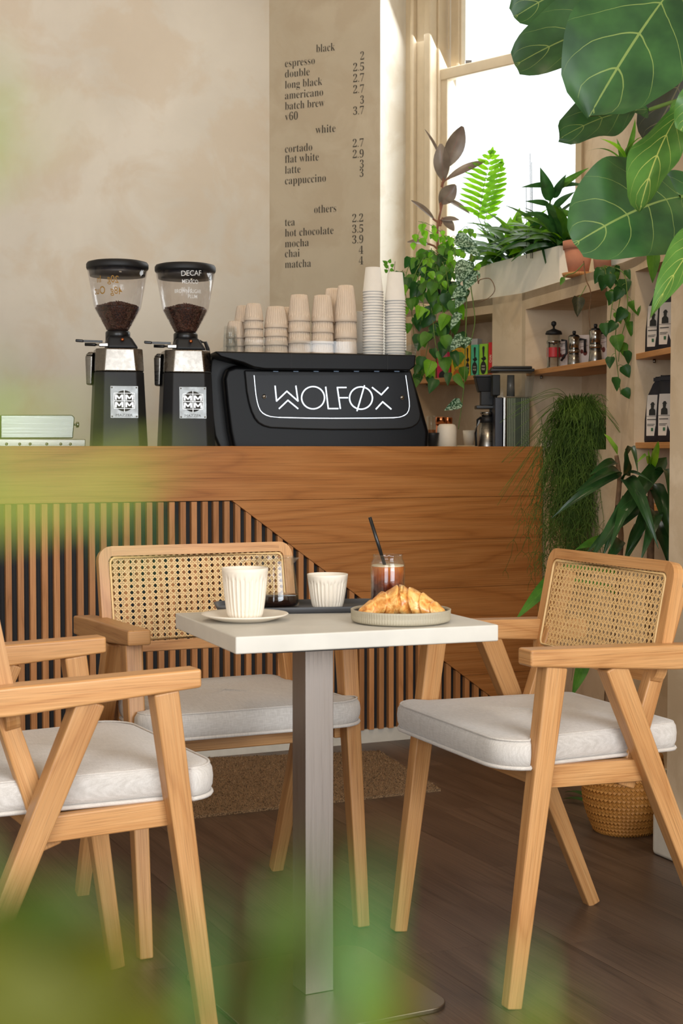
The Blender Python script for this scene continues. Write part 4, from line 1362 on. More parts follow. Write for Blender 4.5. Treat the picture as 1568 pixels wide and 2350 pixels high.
Y = 5.9
q = stand(1026, Y); h = hz(973, Y) - WT
mug = thing('cream_mug', 'cream mug turned upside down beside the machine', 'mug', q)
MB().lathe([(0, h * 0.12), (0.032, h * 0.12), (0.0385, h * 0.14), (0.0392, h * 0.75), (0.037, h * 0.9), (0.03, h * 0.985), (0.02, h), (0, h)], q, 40).build('body', CERAM, mug)
MB().lathe([(0, 0.0), (0.036, 0.0), (0.0375, 0.004), (0.0365, h * 0.12), (0, h * 0.12)], q, 40).build('rim', WHITEC, mug)
q = stand(993, 5.86)
simple('dark_tumbler', MB().lathe([(0, 0), (0.015, 0), (0.024, 0.06), (0.026, 0.07), (0.022, 0.07), (0.014, 0.008), (0, 0.008)], seg=32), BLKM, 'small dark tumbler half hidden by the machine', 'cup', q)
for px_, Y, top, r_, lb in ((1012, 6.12, 957, 0.021, 'taller copper tin behind the upturned cream mug'), (1027, 6.16, 958, 0.019, 'slimmer copper tin right of the other one')):
    q = stand(px_, Y); h = hz(top, Y) - WT
    c = thing('copper_tin', lb, 'tin', q, group='copper tins')
    MB().lathe([(0, 0.0), (r_, 0.0), (r_, h - 0.03), (0, h - 0.03)], q, 32).build('body', COPPER, c)
    MB().lathe([(0, h - 0.0299), (r_ + 0.0015, h - 0.0299), (r_ + 0.0015, h - 0.002), (r_, h), (0, h)], q, 32).build('lid', COPPER, c)
q = stand(990, 6.2); h = hz(954, 6.2) - WT
jr = thing('spice_jar', 'small clear jar of brown powder by the copper tins', 'jar', q)
MB().lathe([(0, 0), (0.018, 0), (0.02, 0.004), (0.02, h - 0.01), (0.017, h), (0.0165, h), (0.019, h - 0.01), (0.019, 0.004), (0, 0.003)], q, 24).build('glass', GLASS, jr)
MB().lathe([(0, 0.0035), (0.0185, 0.004), (0.0185, h * 0.6), (0, h * 0.6)], q, 24).build('powder', plain('cinnamon', (140, 84, 44), 0.9), jr)
lg = FA.off if False else off(FA, -0.10)
s0, s1 = lg.sz(1046, 1010)[0], lg.sz(1102, 1010)[0]
sh = MB().prism(lg, [(s0, WT), (s1, WT), (s1, WT + 0.022), (s0, WT + 0.022)], 0.0, 0.085)
tag(sh.build('wooden_riser', SHELFP, bevel=0.003), 'low cream painted riser block behind the upturned mug', 'riser')
m_ = (s0 + s1) / 2
q = lg.pt(s0 + 0.04, WT + 0.0222, 0.04)
cup = thing('spoon_cup', 'ribbed cream cup holding a spoon on the riser', 'cup', q)
MB().lathe([(0, 0), (0.02, 0), (0.0245, 0.04), (0.026, 0.062), (0.0245, 0.062), (0.019, 0.004), (0, 0.004)], q, 96, lambda a, t: 1 - 0.02 * (0.5 + 0.5 * math.cos(a * 24))).build('body', CERAM, cup)
sn = thing('teaspoon', 'steel teaspoon leaning out of the ribbed cup', 'spoon', q + V((0, 0, 0.006)))
MB().tube([q + V((-0.008, 0, 0.006)), q + V((0.022, 0, 0.062)), q + V((0.034, 0, 0.082))], 0.0015, 8).build('handle', STEEL, sn)
MB().bar(q + V((0.030, 0, 0.075)), q + V((0.045, 0, 0.103)), 0.002, 0.005, 0.002, 0.011, side=(0, 1, 0)).build('handle_end', STEEL, sn, bevel=0.0008)
q = lg.pt(s1 - 0.03, WT + 0.0222, 0.04)
simple('shot_glass', MB().lathe([(0, 0), (0.014, 0), (0.0175, 0.028), (0.0168, 0.028), (0.013, 0.004), (0, 0.004)], seg=24), GLASS, 'little clear shot glass at the right of the riser', 'glass', q)

# filter brewer with steel carafe, and the tall ribbed grinder with a clear bin
Y = 6.0
q = stand(1122, Y)
br = thing('filter_brewer', 'black filter coffee brewer with a steel carafe beside the ribbed tower', 'coffee maker', q)
sc = Y / F
W = lambda px: (px - 1122) * sc
Hh = lambda py: hz(py, Y)
q0_ = V((q.x, q.y, 0))
MB().hexa([q0_ + V((x, y, Hh(900))) for x, y in ((W(1097), -0.03), (W(1140), -0.03), (W(1140), 0.04), (W(1097), 0.04))], [q0_ + V((x, y, Hh(866))) for x, y in ((W(1089), -0.045), (W(1142), -0.045), (W(1142), 0.05), (W(1089), 0.05))]).build('filter_basket', BLKM, br, bevel=0.004)
MB().box(q0_ + V((W(1115), 0, Hh(864))), (W(1142) - W(1088), 0.1, 0.008)).build('basket_lid', BLK, br, bevel=0.002)
MB().box(q0_ + V((W(1118), 0, (Hh(900) + Hh(930)) / 2)), (0.055, 0.06, Hh(900) - Hh(932))).build('neck', BLKM, br, bevel=0.003)
MB().box(q0_ + V((W(1115), -0.01, Hh(935))), (W(1140) - W(1091), 0.09, 0.014)).build('drip_arm', BLK, br, bevel=0.003)
MB().box(q0_ + V((W(1135), 0.05, (WT + Hh(900)) / 2)), (0.03, 0.03, Hh(900) - WT)).build('back_column', BLKM, br, bevel=0.003)
cq = q0_ + V((W(1118), -0.012, 0))
hc = Hh(946) - WT
MB().lathe([(0, 0), (0.038, 0), (0.0385, 0.006), (0.03, hc * 0.72), (0, hc * 0.72)], V((cq.x, cq.y, WT)), 40).build('carafe', STEEL, br)
MB().lathe([(0, hc * 0.721), (0.030, hc * 0.721), (0.0275, hc * 0.88), (0, hc * 0.88)], V((cq.x, cq.y, WT)), 40).build('carafe_collar', BLKM, br)
MB().lathe([(0, hc * 0.881), (0.022, hc * 0.881), (0.03, hc * 0.98), (0.029, hc), (0, hc)], V((cq.x, cq.y, WT)), 40).build('carafe_lip', CHROME, br)
c_ = V((cq.x, cq.y, WT))
MB().tube([c_ + V((-0.026, -0.01, hc * 0.86)), c_ + V((-0.04, -0.012, hc * 0.8)), c_ + V((-0.047, -0.012, hc * 0.45)), c_ + V((-0.045, -0.012, hc * 0.12))], 0.005, 8).build('carafe_handle', BLKM, br)
Y = 5.91
q = stand(1172, Y)
tw = thing('juice_tower', 'tall black and steel ribbed appliance with a clear square bin on top', 'appliance', q)
sc = Y / F; Wt = lambda px: (px - 1170) * sc
q0_ = V((q.x, q.y, 0))
y0_, y1_ = -0.05, 0.07
zt = Hh(913)
MB().box(q0_ + V(((Wt(1131) + Wt(1149)) / 2, 0.01, (WT + zt) / 2)), (Wt(1149) - Wt(1131) - 0.001, 0.12, zt - WT)).build('side_panel', plain('navy_black', (30, 32, 44), 0.4), tw, bevel=0.003)
MB().box(q0_ + V(((Wt(1149) + Wt(1157)) / 2, 0.0, (WT + zt) / 2)), (Wt(1157) - Wt(1149), 0.13, zt - WT)).build('edge_strip', CHROME, tw, bevel=0.003)
MB().box(q0_ + V(((Wt(1157) + Wt(1211)) / 2, 0.012, (WT + zt) / 2)), (Wt(1211) - Wt(1157) - 0.001, 0.12, zt - WT)).build('front_panel', plain('dark_olive_metal', (52, 58, 40), 0.35, metal=0.5), tw, bevel=0.004)
for px_ in (1160, 1164, 1168, 1172, 1176, 1192, 1196, 1200, 1204, 1208):
    MB().box(q0_ + V((Wt(px_), -0.0495, (WT + zt) / 2)), (0.0022, 0.003, zt - WT - 0.004)).build('rib', plain('olive_rib', (130, 132, 104), 0.35, metal=0.6) if px_ == 1160 else bpy.data.materials['olive_rib'], tw)
zb, zl = Hh(914), Hh(855)
bt = [(Wt(1124), -0.055), (Wt(1214), -0.055), (Wt(1214), 0.07), (Wt(1124), 0.07)]
tp_ = [(Wt(1119), -0.065), (Wt(1221), -0.065), (Wt(1221), 0.08), (Wt(1119), 0.08)]
mbx = MB(); th = 0.0025
for i in range(4):
    j = (i + 1) % 4
    cxm = (Wt(1119) + Wt(1221)) / 2
    def sh_(p, k=th): return (p[0] + (cxm - p[0]) * 0.03, p[1] + (0.008 - p[1]) * 0.03)
    lo = [V((*bt[i], zb)), V((*bt[j], zb)), V((*sh_(bt[j]), zb)), V((*sh_(bt[i]), zb))]
    hi = [V((*tp_[i], zl)), V((*tp_[j], zl)), V((*sh_(tp_[j]), zl)), V((*sh_(tp_[i]), zl))]
    mbx.hexa([q0_ + p for p in lo], [q0_ + p for p in hi])
mbx.build('clear_bin', PERSPEX, tw)
MB().box(q0_ + V(((Wt(1124) + Wt(1214)) / 2, 0.008, zb + 0.004)), (Wt(1216) - Wt(1123), 0.12, 0.006)).build('bin_base', PERSPEX, tw, bevel=0.001)
MB().lathe([(0, zb + 0.007), (0.016, zb + 0.007), (0.014, zl - 0.01), (0, zl - 0.01)], q0_ + V((Wt(1170), 0, 0)), 24).build('bin_core', plain('smoke_plastic', (110, 106, 100), 0.2), tw)
MB().box(q0_ + V((Wt(1135), 0.01, (zb + zl) / 2)), (0.03, 0.09, (zl - zb) * 0.8)).build('bin_flap', BLKM, tw, bevel=0.003)
MB().box(q0_ + V(((Wt(1122) + Wt(1219)) / 2, 0.008, Hh(850) - 0.002)), (Wt(1219) - Wt(1120), 0.14, 0.012)).build('bin_lid', BLK, tw, bevel=0.003)
MB().box(q0_ + V(((Wt(1124) + Wt(1217)) / 2, 0.008, Hh(844) - 0.0015)), (Wt(1215) - Wt(1126), 0.125, 0.011)).build('bin_lid_top', BLK, tw, bevel=0.004)

# ================================================================ GOODS ON THE SHELVES
SHZ = 1.3932


def carton(pl, x0, x1, zb, h, th, mat, name, label, cat='box', group=None, turn=0.0):
    """upright box whose front covers pixel columns x0..x1 on plane pl (turned by `turn`)"""
    s0, s1 = pl.sz(x0, 900)[0], pl.sz(x1, 900)[0]
    P0 = pl.pt(s0, 0)
    q = Plane(P0, Matrix.Rotation(turn, 3, 'Z') @ pl.d)
    w = q.sz(x1, 900)[0]
    t = thing(name, label, cat, q.pt(w / 2, zb, th / 2), group=group)
    MB().prism(q, [(0, zb), (w, zb), (w, zb + h), (0, zb + h)], 0, th).build('carton', mat, t, bevel=0.0006)
    return t, q, w


def pr_poly(q, pts, mat, parent, name='printed_shape', d=-0.0005):
    m = MB(); m.add([q.pt(s, z, d) for s, z in pts], [tuple(range(len(pts)))]); return m.build(name, mat, parent)


def pr_text(q, s, z, size, body, mat, parent, sx=1.0, d=-0.0007, align='LEFT', rot=False, font=lambda b: b):
    f = (lambda x, y: q.pt(s - y, z + x, d)) if rot else (lambda x, y: q.pt(s + x, z + y, d))
    m = text_mb(font(body), size, f, sx=sx, align=align)
    if m.v: m.build('printed_text', mat, parent)


def ell(cx, cz_, a, b, n=18, z0=-9): return [(cx + a * math.cos(2 * pi * k / n), max(z0, cz_ + b * math.sin(2 * pi * k / n))) for k in range(n)]


KRAFT = plain('kraft_card', (176, 134, 94), 0.8)
PINK = plain('pink_card', (206, 32, 84), 0.6); YEL = plain('yellow_card', (236, 190, 40), 0.6); TEAL = plain('teal_card', (84, 190, 150), 0.6)
GRN = plain('lime_card', (140, 196, 50), 0.6); RED = plain('red_card', (196, 34, 36), 0.6); INKB = plain('print_black', (24, 26, 22), 0.6); CREAMI = plain('print_cream', (230, 222, 200), 0.6)
PA = off(FA, 0.035)
tA = math.radians(26)
t, q, w = carton(PA, 951, 1000, SHZ, 0.135, 0.07, KRAFT, 'kraft_box', 'plain kraft box at the left end of the tea shelf', group='boxes on the tea shelf', turn=tA)
pr_poly(q, ell(w * 0.6, SHZ + 0.03, 0.012, 0.009), plain('kraft_print', (150, 110, 72), 0.8), t)
t, q, w = carton(off(FA, 0.11), 962, 1020, SHZ, 0.215, 0.05, plain('brown_card', (142, 100, 68), 0.8), 'kraft_box', 'taller brown box standing behind the pink tea carton', group='boxes on the tea shelf', turn=tA)
pr_poly(q, [(w * .45, SHZ + .16), (w * .7, SHZ + .16), (w * .75, SHZ + .21), (w * .45, SHZ + .21)], INKB, t)
for x0, x1, m_, nm, lb, body in ((1003, 1034, PINK, 'tea_box', 'magenta tea carton right of the kraft box', 'TEA'), (1036, 1066, YEL, 'tea_box', 'yellow tea carton with an orange print', 'TEA')):
    t, q, w = carton(PA, x0, x1, SHZ, 0.127, 0.06, m_, nm, lb, group='boxes on the tea shelf', turn=tA)
    pr_text(q, w * .12, SHZ + 0.055, 0.014, 'LONDON TEA' if m_ is PINK else 'GINGER TEA', CREAMI if m_ is PINK else INKB, t, sx=0.55)
    pr_poly(q, ell(w / 2, SHZ + 0.012, w * .36, 0.022, z0=SHZ + .001), INKB if m_ is PINK else plain('print_orange', (206, 110, 30), 0.6), t)
    pr_poly(q, [(w * .2, SHZ + .085), (w * .8, SHZ + .082), (w * .75, SHZ + .118), (w * .25, SHZ + .12)], plain('print_tint', (226, 110, 140), 0.6) if m_ is PINK else plain('print_tint2', (228, 150, 40), 0.6), t)
for x0, x1, m_, lb in ((1067, 1079, YEL, 'narrow yellow tea carton with a spoon print'), (1081, 1098, TEAL, 'mint green tea carton with a black spoon print'), (1100, 1119, GRN, 'lime green tea carton with a black spoon print')):
    t, q, w = carton(PA, x0, x1, SHZ, 0.132, 0.07, m_, 'tea_box', lb, group='boxes on the tea shelf', turn=tA)
    pr_poly(q, ell(w / 2, SHZ + 0.032, w * .36, 0.028), INKB, t)
    pr_poly(q, [(w * .47, SHZ + .06), (w * .56, SHZ + .06), (w * .66, SHZ + .115), (w * .6, SHZ + .122), (w * .42, SHZ + .122), (w * .36, SHZ + .115)], INKB, t)
    pr_poly(q, [(w * .5, SHZ + .058), (w * .2, SHZ + .072), (w * .45, SHZ + .075), (w * .7, SHZ + .08), (w * .85, SHZ + .068)], INKB, t)
    pr_text(q, w / 2, SHZ + 0.036, 0.008, 'ORGANIC', CREAMI, t, sx=0.42, d=-0.001, align='CENTER')
    pr_text(q, w / 2, SHZ + 0.022, 0.011, 'PURE', CREAMI, t, sx=0.6, d=-0.001, align='CENTER')
t, q, w = carton(PA, 1121, 1131, SHZ, 0.135, 0.07, RED, 'tea_box', 'dark red carton at the right end of the tea shelf', group='boxes on the tea shelf', turn=tA)
pr_text(q, w * .7, SHZ + 0.05, 0.014, 'CHAI', CREAMI, t, rot=True)
t, q, w = carton(off(FA, 0.13), 1081, 1096, SHZ, 0.17, 0.04, PAPER, 'tea_box', 'white carton standing behind the mint green one', group='boxes on the tea shelf', turn=tA)

# niche B: french press, moka pots and their cartons
def nb(px, dep): 
    p = off(FB, dep); return p.pt(p.sz(px, 800)[0], SHZ)


q = nb(1271, 0.055)
fp = thing('french_press', 'small glass cafetiere with a black ball-topped lid', 'coffee press', q)
MB().lathe([(0, 0.014), (0.024, 0.014), (0.0255, 0.02), (0.0255, 0.128), (0.0265, 0.132), (0.025, 0.132), (0.024, 0.02), (0, 0.016)], q, 32).build('glass', GLASS, fp)
MB().lathe([(0.0262, 0.0), (0.0272, 0.0), (0.0272, 0.006), (0.0262, 0.006)], q, 32).build('foot_ring', CHROME, fp)
MB().lathe([(0.0262, 0.098), (0.0275, 0.098), (0.0275, 0.108), (0.0262, 0.108)], q, 32).build('band', CHROME, fp)
for a in range(4):
    an = a * pi / 2 + 0.5
    MB().bar(q + V((0.0268 * math.cos(an), 0.0268 * math.sin(an), 0.001)), q + V((0.0268 * math.cos(an), 0.0268 * math.sin(an), 0.1)), 0.006, 0.0012, side=(-math.sin(an), math.cos(an), 0)).build('strut', CHROME, fp)
MB().lathe([(0, 0.1325), (0.032, 0.1325), (0.0325, 0.137), (0.028, 0.146), (0.012, 0.152), (0.004, 0.156), (0.004, 0.164), (0, 0.164)], q, 32).build('lid', BLKM, fp)
MB().lathe([(0, 0.163), (0.006, 0.165), (0.0105, 0.172), (0.0095, 0.18), (0.005, 0.184), (0, 0.185)], q, 24).build('lid_knob', BLKM, fp)
MB().tube([q + V((0.028, -0.01, 0.11)), q + V((0.046, -0.016, 0.108)), q + V((0.048, -0.016, 0.06)), q + V((0.028, -0.01, 0.03))], 0.0045, 8).build('handle', BLKM, fp)
pz = Plane((q.x - 0.0262, q.y), (1, 0))
MB().lathe([(0.0262, 0.045), (0.0262, 0.082)], q, 32).build('label_band', plain('red_label', (170, 34, 40), 0.5), fp)
mokaC = plain('moka_carton', (232, 214, 204), 0.6)
tB = math.radians(48)
for i, (x0, x1, dp, lb) in enumerate(((1279, 1302, 0.09, 'coffee pot carton between the cafetiere and first moka pot'), (1328, 1352, 0.09, 'coffee pot carton between the two moka pots'), (1374, 1392, 0.09, 'coffee pot carton at the right end, partly behind leaves'))):
    t, q, w = carton(off(FB, dp), x0, x1, SHZ, 0.115 + 0.003 * i, 0.05, mokaC, 'pot_carton', lb, group='moka pot cartons', turn=tB)
    pr_text(q, w * .08, SHZ + 0.09, 0.017, 'PEZZETTI', INKB, t, sx=0.42)
    pr_poly(q, ell(w * .62, SHZ + .05, w * .2, 0.010), plain('print_brown', (120, 50, 36), 0.6), t)
    pr_poly(q, ell(w * .3, SHZ + .056, w * .15, 0.008), bpy.data.materials['print_brown'], t)
    pr_poly(q, [(w * .1, SHZ + .072), (w * .9, SHZ + .078), (w * .9, SHZ + .0795), (w * .1, SHZ + .0735)], bpy.data.materials['print_brown'], t)
    pr_poly(q, [(w * .3, SHZ + .006), (w * .7, SHZ + .006), (w * .7, SHZ + .012), (w * .3, SHZ + .012)], plain('print_rose', (206, 120, 130), 0.6), t)


def moka(px, dp, label, sc_=1.0, rz=0.0):
    q = nb(px, dp)
    t = thing('moka_pot', label, 'coffee pot', q, group='moka pots')
    f8 = lambda a, t_: 1.0
    k = sc_
    MB().lathe([(0, 0), (0.0235 * k, 0), (0.024 * k, 0.002), (0.0185 * k, 0.048 * k), (0, 0.048 * k)], q, 8).build('boiler', STEEL, t)
    MB().lathe([(0, 0.0481 * k), (0.0215 * k, 0.0481 * k), (0.0215 * k, 0.060 * k), (0, 0.060 * k)], q, 32).build('collar_ring', CHROME, t)
    MB().lathe([(0, 0.0601 * k), (0.018 * k, 0.0601 * k), (0.0225 * k, 0.108 * k), (0, 0.108 * k)], q, 8).build('upper_chamber', CHROME, t)
    MB().lathe([(0, 0.1081 * k), (0.0225 * k, 0.1081 * k), (0.015 * k, 0.115 * k), (0.004, 0.117 * k), (0, 0.117 * k)], q, 8).build('lid', BLK, t)
    MB().lathe([(0, 0.117 * k), (0.005, 0.117 * k), (0.007, 0.123 * k), (0.006, 0.13 * k), (0, 0.1305 * k)], q, 12).build('lid_knob', BLKM, t)
    a = V((math.cos(rz), math.sin(rz), 0))
    MB().tube([q + a * 0.02 * k + V((0, 0, 0.1 * k)), q + a * 0.042 * k + V((0, 0, 0.098 * k)), q + a * 0.043 * k + V((0, 0, 0.05 * k))], 0.005, 8).build('handle', BLKM, t)
    return t


moka(1318, 0.055, 'moka pot in the middle of the niche shelf', 1.0, 0.2)
moka(1367, 0.05, 'moka pot at the right, in front of the last carton', 1.06, 0.1)

# white box and tin at the bottom of niche B
pB = off(FB, 0.06)
t, q, w = carton(pB, 1226, 1262, 1.0802, 0.028, 0.10, WHITEC, 'white_box', 'low white lidded box on the bottom of the niche', turn=math.radians(10))
MB().prism(q, [(-0.002, 1.1083), (w + 0.002, 1.1083), (w + 0.002, 1.116), (-0.002, 1.116)], -0.002, 0.102).build('lid', WHITEC, t, bevel=0.001)

# coffee bags
BAGM = plain('bag_foil_paper', (22, 24, 34), 0.55, mottle=0.15, scale=40, bump=0.25)
LABM = plain('bag_label', (206, 198, 190), 0.6, mottle=0.02)


def bag(px0, px1, ztop_px, zb, dep, label, Hb=0.215, turn=math.radians(42)):
    P0 = at(px0, 900, dep); P0.z = 0
    q = Plane(P0, Matrix.Rotation(turn, 3, 'Z') @ FC.d)
    w = 0.088
    t = thing('coffee_bag', label, 'bag', q.pt(w / 2, zb, 0.03), group='coffee bags on the right shelves')
    th = 0.055
    m = MB()
    rows = [(0.0, 1.0, 1.0), (0.03, 1.03, 1.04), (0.35, 1.02, 1.0), (0.7, 0.99, 0.75), (0.88, 0.98, 0.32), (0.93, 0.985, 0.12), (1.0, 0.98, 0.1)]
    vs = []
    K = 5
    for h, wk_, dk in rows:
        for k in range(K):
            a = k / (K - 1)
            bul = math.sin(a * pi) * 0.006 * (1 if 0.02 < h < 0.8 else 0)
            vs.append(q.pt(w / 2 + (a - 0.5) * w * wk_, zb + h * Hb + 0.002 * math.sin(a * 7 + h * 9) * (h > 0.9), th / 2 - th / 2 * dk - bul))
        for k in range(K):
            a = 1 - k / (K - 1)
            vs.append(q.pt(w / 2 + (a - 0.5) * w * wk_, zb + h * Hb, th / 2 + th / 2 * dk))
    n = 2 * K
    fs = [(i * n + k, i * n + (k + 1) % n, (i + 1) * n + (k + 1) % n, (i + 1) * n + k) for i in range(len(rows) - 1) for k in range(n)]
    fs += [tuple(range(n))[::-1], tuple(range((len(rows) - 1) * n, len(rows) * n))]
    m.add(vs, fs, smooth=True)
    m.build('pouch', BAGM, t)
    MB().bar(q.pt(-0.002, zb + Hb * 0.955, th / 2 - 0.006), q.pt(w + 0.002, zb + Hb * 0.955, th / 2 - 0.006), 0.012, 0.002, side=(0, 0, 1)).build('fold_seal', BAGM, t)
    def bow(z): return -0.0068 + (0.0 if z < 0.5 else (z - 0.5) * 0.03)
    s0, s1 = w * .12, w * .62
    lab = [(s0, zb + Hb * .1), (s1, zb + Hb * .1), (s1, zb + Hb * .72), (s0, zb + Hb * .72)]
    lm = MB(); rowsL = [0.1, 0.25, 0.4, 0.55, 0.66, 0.72]
    v2 = []
    for r in rowsL:
        for s in (s0, (s0 + s1) / 2, s1): v2.append(q.pt(s, zb + Hb * r, bow(r) + (0.0009 if s != (s0 + s1) / 2 else 0)))
    lm.add(v2, [(i * 3 + k, i * 3 + k + 1, i * 3 + k + 4, i * 3 + k + 3) for i in range(len(rowsL) - 1) for k in range(2)], smooth=True)
    l_ = lm.build('label_sheet', LABM, t)
    sm = (s0 + s1) / 2
    F_ = lambda s, r: q.pt(s, zb + Hb * r, bow(r) - 0.0012)
    g = MB()
    for poly in ([(sm - .012, .41), (sm + .012, .41), (sm + .011, .49), (sm + .004, .52), (sm - .004, .52), (sm - .011, .49)], [(sm - .005, .52), (sm + .005, .52), (sm + .006, .57), (sm - .006, .57)], [(sm - .009, .57), (sm + .009, .57), (sm + .003, .61), (sm - .003, .61)], [(s0, .395), (s1, .395), (s1, .4), (s0, .4)],
                 [(s0 + .004, .27), (s1 - .012, .27), (s1 - .012, .278), (s0 + .004, .278)], [(s0 + .004, .25), (s1 - .016, .25), (s1 - .016, .258), (s0 + .004, .258)], [(s0 + .004, .34), (s1 - .008, .34), (s1 - .008, .352), (s0 + .004, .352)]):
        g.add([F_(s, r) for s, r in poly], [tuple(range(len(poly)))])
    g.build('printed_figure', INKB, t)
    g = MB(); g.add([F_(s, r) for s, r in ((sm - .004, .17), (sm + .004, .17), (sm + .004, .22), (sm - .004, .22))], [(0, 1, 2, 3)]); g.build('printed_mark', plain('print_green', (40, 90, 60), 0.6), t)
    return t


bag(1480, 1512, 0, 1.3932, 4.94, 'dark coffee bag on the upper right shelf, inner one')
bag(1507, 1545, 0, 1.3932, 4.83, 'dark coffee bag on the upper right shelf, nearest the pier')
bag(1480, 1512, 0, 1.1032, 4.94, 'dark coffee bag on the lower right shelf, inner one')
bag(1507, 1545, 0, 1.1032, 4.83, 'dark coffee bag on the lower right shelf, nearest the pier')

# ================================================================ PLANTS
def leaf_mb(mb, base, tip, nrm, width, shape='ovate', sag=0.0, fold=0.15, wave=0.0, nl=8, nw=4, seed=0):
    base, tip, nrm = V(base), V(tip), V(nrm).normalized()
    ax = tip - base
    Ln = ax.length
    side = ax.cross(nrm).normalized()
    up = side.cross(ax).normalized()
    vs, uvs = [], []
    for i in range(nl + 1):
        t = i / nl
        c = base + ax * t + up * (sag * Ln * 4 * t * (1 - t))
        if shape == 'ovate': w = (math.sin(pi * min(1, t ** 0.62)) ** 0.9)
        elif shape == 'heart': w = 0.62 + 0.38 * (t / 0.22) ** 0.6 if t < 0.22 else (1 - ((t - 0.22) / 0.78) ** 1.5) ** 0.95
        elif shape == 'ellipse': w = math.sin(pi * (t * 0.94 + 0.03)) ** 0.8
        elif shape == 'fiddle': w = (0.42 + 0.58 * math.sin(pi * min(1, max(0, (t - 0.30) / 0.72)) ** 0.9) if t > 0.3 else 0.30 + 0.12 * math.sin(pi * t / 0.3)) * (1 if t < 0.93 else ((1 - t) / 0.07) ** 0.5 + 0.02) * (min(1, t / 0.08) ** 0.5)
        elif shape == 'strap': w = (min(1, t / 0.12) ** 0.7) * (1 - max(0, (t - 0.45) / 0.55) ** 1.6)
        elif shape == 'round': w = math.sin(pi * (t * 0.92 + 0.05)) ** 0.55
        else: w = 1
        w = max(w, 0.02)
        for k in range(nw + 1):
            s = -1 + 2 * k / nw
            z = fold * abs(s) * width * w + wave * width * math.sin(t * 13 + seed + s * 1.2) * abs(s) ** 1.5
            vs.append(c + side * (s * w * width / 2) + up * z)
            uvs.append(((s + 1) / 2, t))
    m = nw + 1
    fs = [(i * m + k, i * m + k + 1, (i + 1) * m + k + 1, (i + 1) * m + k) for i in range(nl) for k in range(nw)]
    mb.add(vs, fs, smooth=True, uvs=uvs)
    return mb


def lpx(parent, mat, b, tpx, wpx, shape, Yb, Yt=None, sag=0.0, fold=0.12, wave=0.0, tilt=(0, 0), nl=10, nw=4, name='leaf', seed=0, stalk=None, stem_mat=None):
    """leaf given by the pixels of its base and tip, their depths and its width in pixels"""
    Yt = Yb if Yt is None else Yt
    p0, p1 = at(b[0], b[1], Yb), at(tpx[0], tpx[1], Yt)
    w = wpx * (Yb + Yt) / 2 / F
    n = V((tilt[0], -1, tilt[1]))
    mb = leaf_mb(MB(), p0, p1, n, w, shape, sag, fold, wave, nl, nw, seed)
    o = mb.build(name, mat, parent)
    if stalk:
        s0 = at(stalk[0], stalk[1], stalk[2])
        MB().tube([s0, (s0 + p0) / 2 + V((0, 0, 0.006)), p0, p0 + (p1 - p0) * 0.08], 0.0028 * (Yb / 4), 6, cap=False).build('leaf_stalk', stem_mat or STEMG, parent)
    return o


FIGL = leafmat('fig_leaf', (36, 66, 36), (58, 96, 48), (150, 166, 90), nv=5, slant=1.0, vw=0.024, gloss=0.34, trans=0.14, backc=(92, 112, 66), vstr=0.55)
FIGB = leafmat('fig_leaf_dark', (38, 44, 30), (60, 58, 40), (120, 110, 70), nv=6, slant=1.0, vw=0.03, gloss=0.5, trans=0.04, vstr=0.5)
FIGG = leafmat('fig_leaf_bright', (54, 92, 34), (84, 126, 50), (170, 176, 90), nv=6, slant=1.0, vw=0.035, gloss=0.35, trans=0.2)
RUBL = leafmat('rubber_leaf', (98, 86, 76), (132, 120, 106), (150, 84, 70), nv=22, slant=0.5, vw=0.03, gloss=0.3, trans=0.12, vstr=0.35)
GRNL = leafmat('mid_green_leaf', (56, 100, 34), (96, 146, 54), (120, 160, 70), nv=6, vw=0.03, gloss=0.45, trans=0.35, vstr=0.3)
DKL = leafmat('dark_green_leaf', (32, 68, 32), (54, 100, 46), (80, 120, 56), nv=6, vw=0.03, gloss=0.4, trans=0.25, vstr=0.3)
LIML = leafmat('lime_leaf', (96, 156, 40), (140, 196, 60), (60, 100, 30), nv=9, slant=0.6, vw=0.05, gloss=0.4, trans=0.4, vstr=0.6)
SILV = leafmat('silver_leaf', (36, 70, 44), (60, 100, 66), (60, 96, 62), nv=5, vw=0.03, gloss=0.4, trans=0.12, variegate=0.85, vstr=0.3)
STRP = leafmat('dracaena_leaf', (24, 48, 22), (44, 76, 34), (70, 100, 50), nv=2, vw=0.02, gloss=0.3, trans=0.15, vstr=0.3)
STRB = leafmat('young_dracaena_leaf', (96, 150, 44), (136, 180, 66), (110, 150, 60), nv=2, vw=0.02, gloss=0.3, trans=0.35, vstr=0.3)

# ---- fiddle-leaf fig, standing just outside the right edge of the picture
fx = V((0.93, 3.25, 0))
fig = thing('fiddle_leaf_fig', 'large fiddle-leaf fig hanging its big veined leaves in at the upper right', 'plant', fx)
MB().lathe([(0, 0), (0.1, 0), (0.125, 0.24), (0.118, 0.24), (0.1, 0.2), (0, 0.2)], fx, 40).build('pot', TERRA, fig)
MB().lathe([(0, 0.201), (0.1, 0.201), (0.09, 0.212), (0, 0.215)], fx, 24).build('soil', SOIL, fig)
trunk = [fx + V((0, 0, 0.2)), fx + V((0.01, 0.0, 0.8)), fx + V((-0.01, 0.0, 1.3)), fx + V((-0.03, 0.01, 1.6)), fx + V((-0.05, 0.0, 1.85)), fx + V((-0.09, -0.02, 2.1)), fx + V((-0.1, -0.02, 2.35))]
MB().tube(trunk, 0.018, 10, 0.009).build('trunk', STEMB, fig)
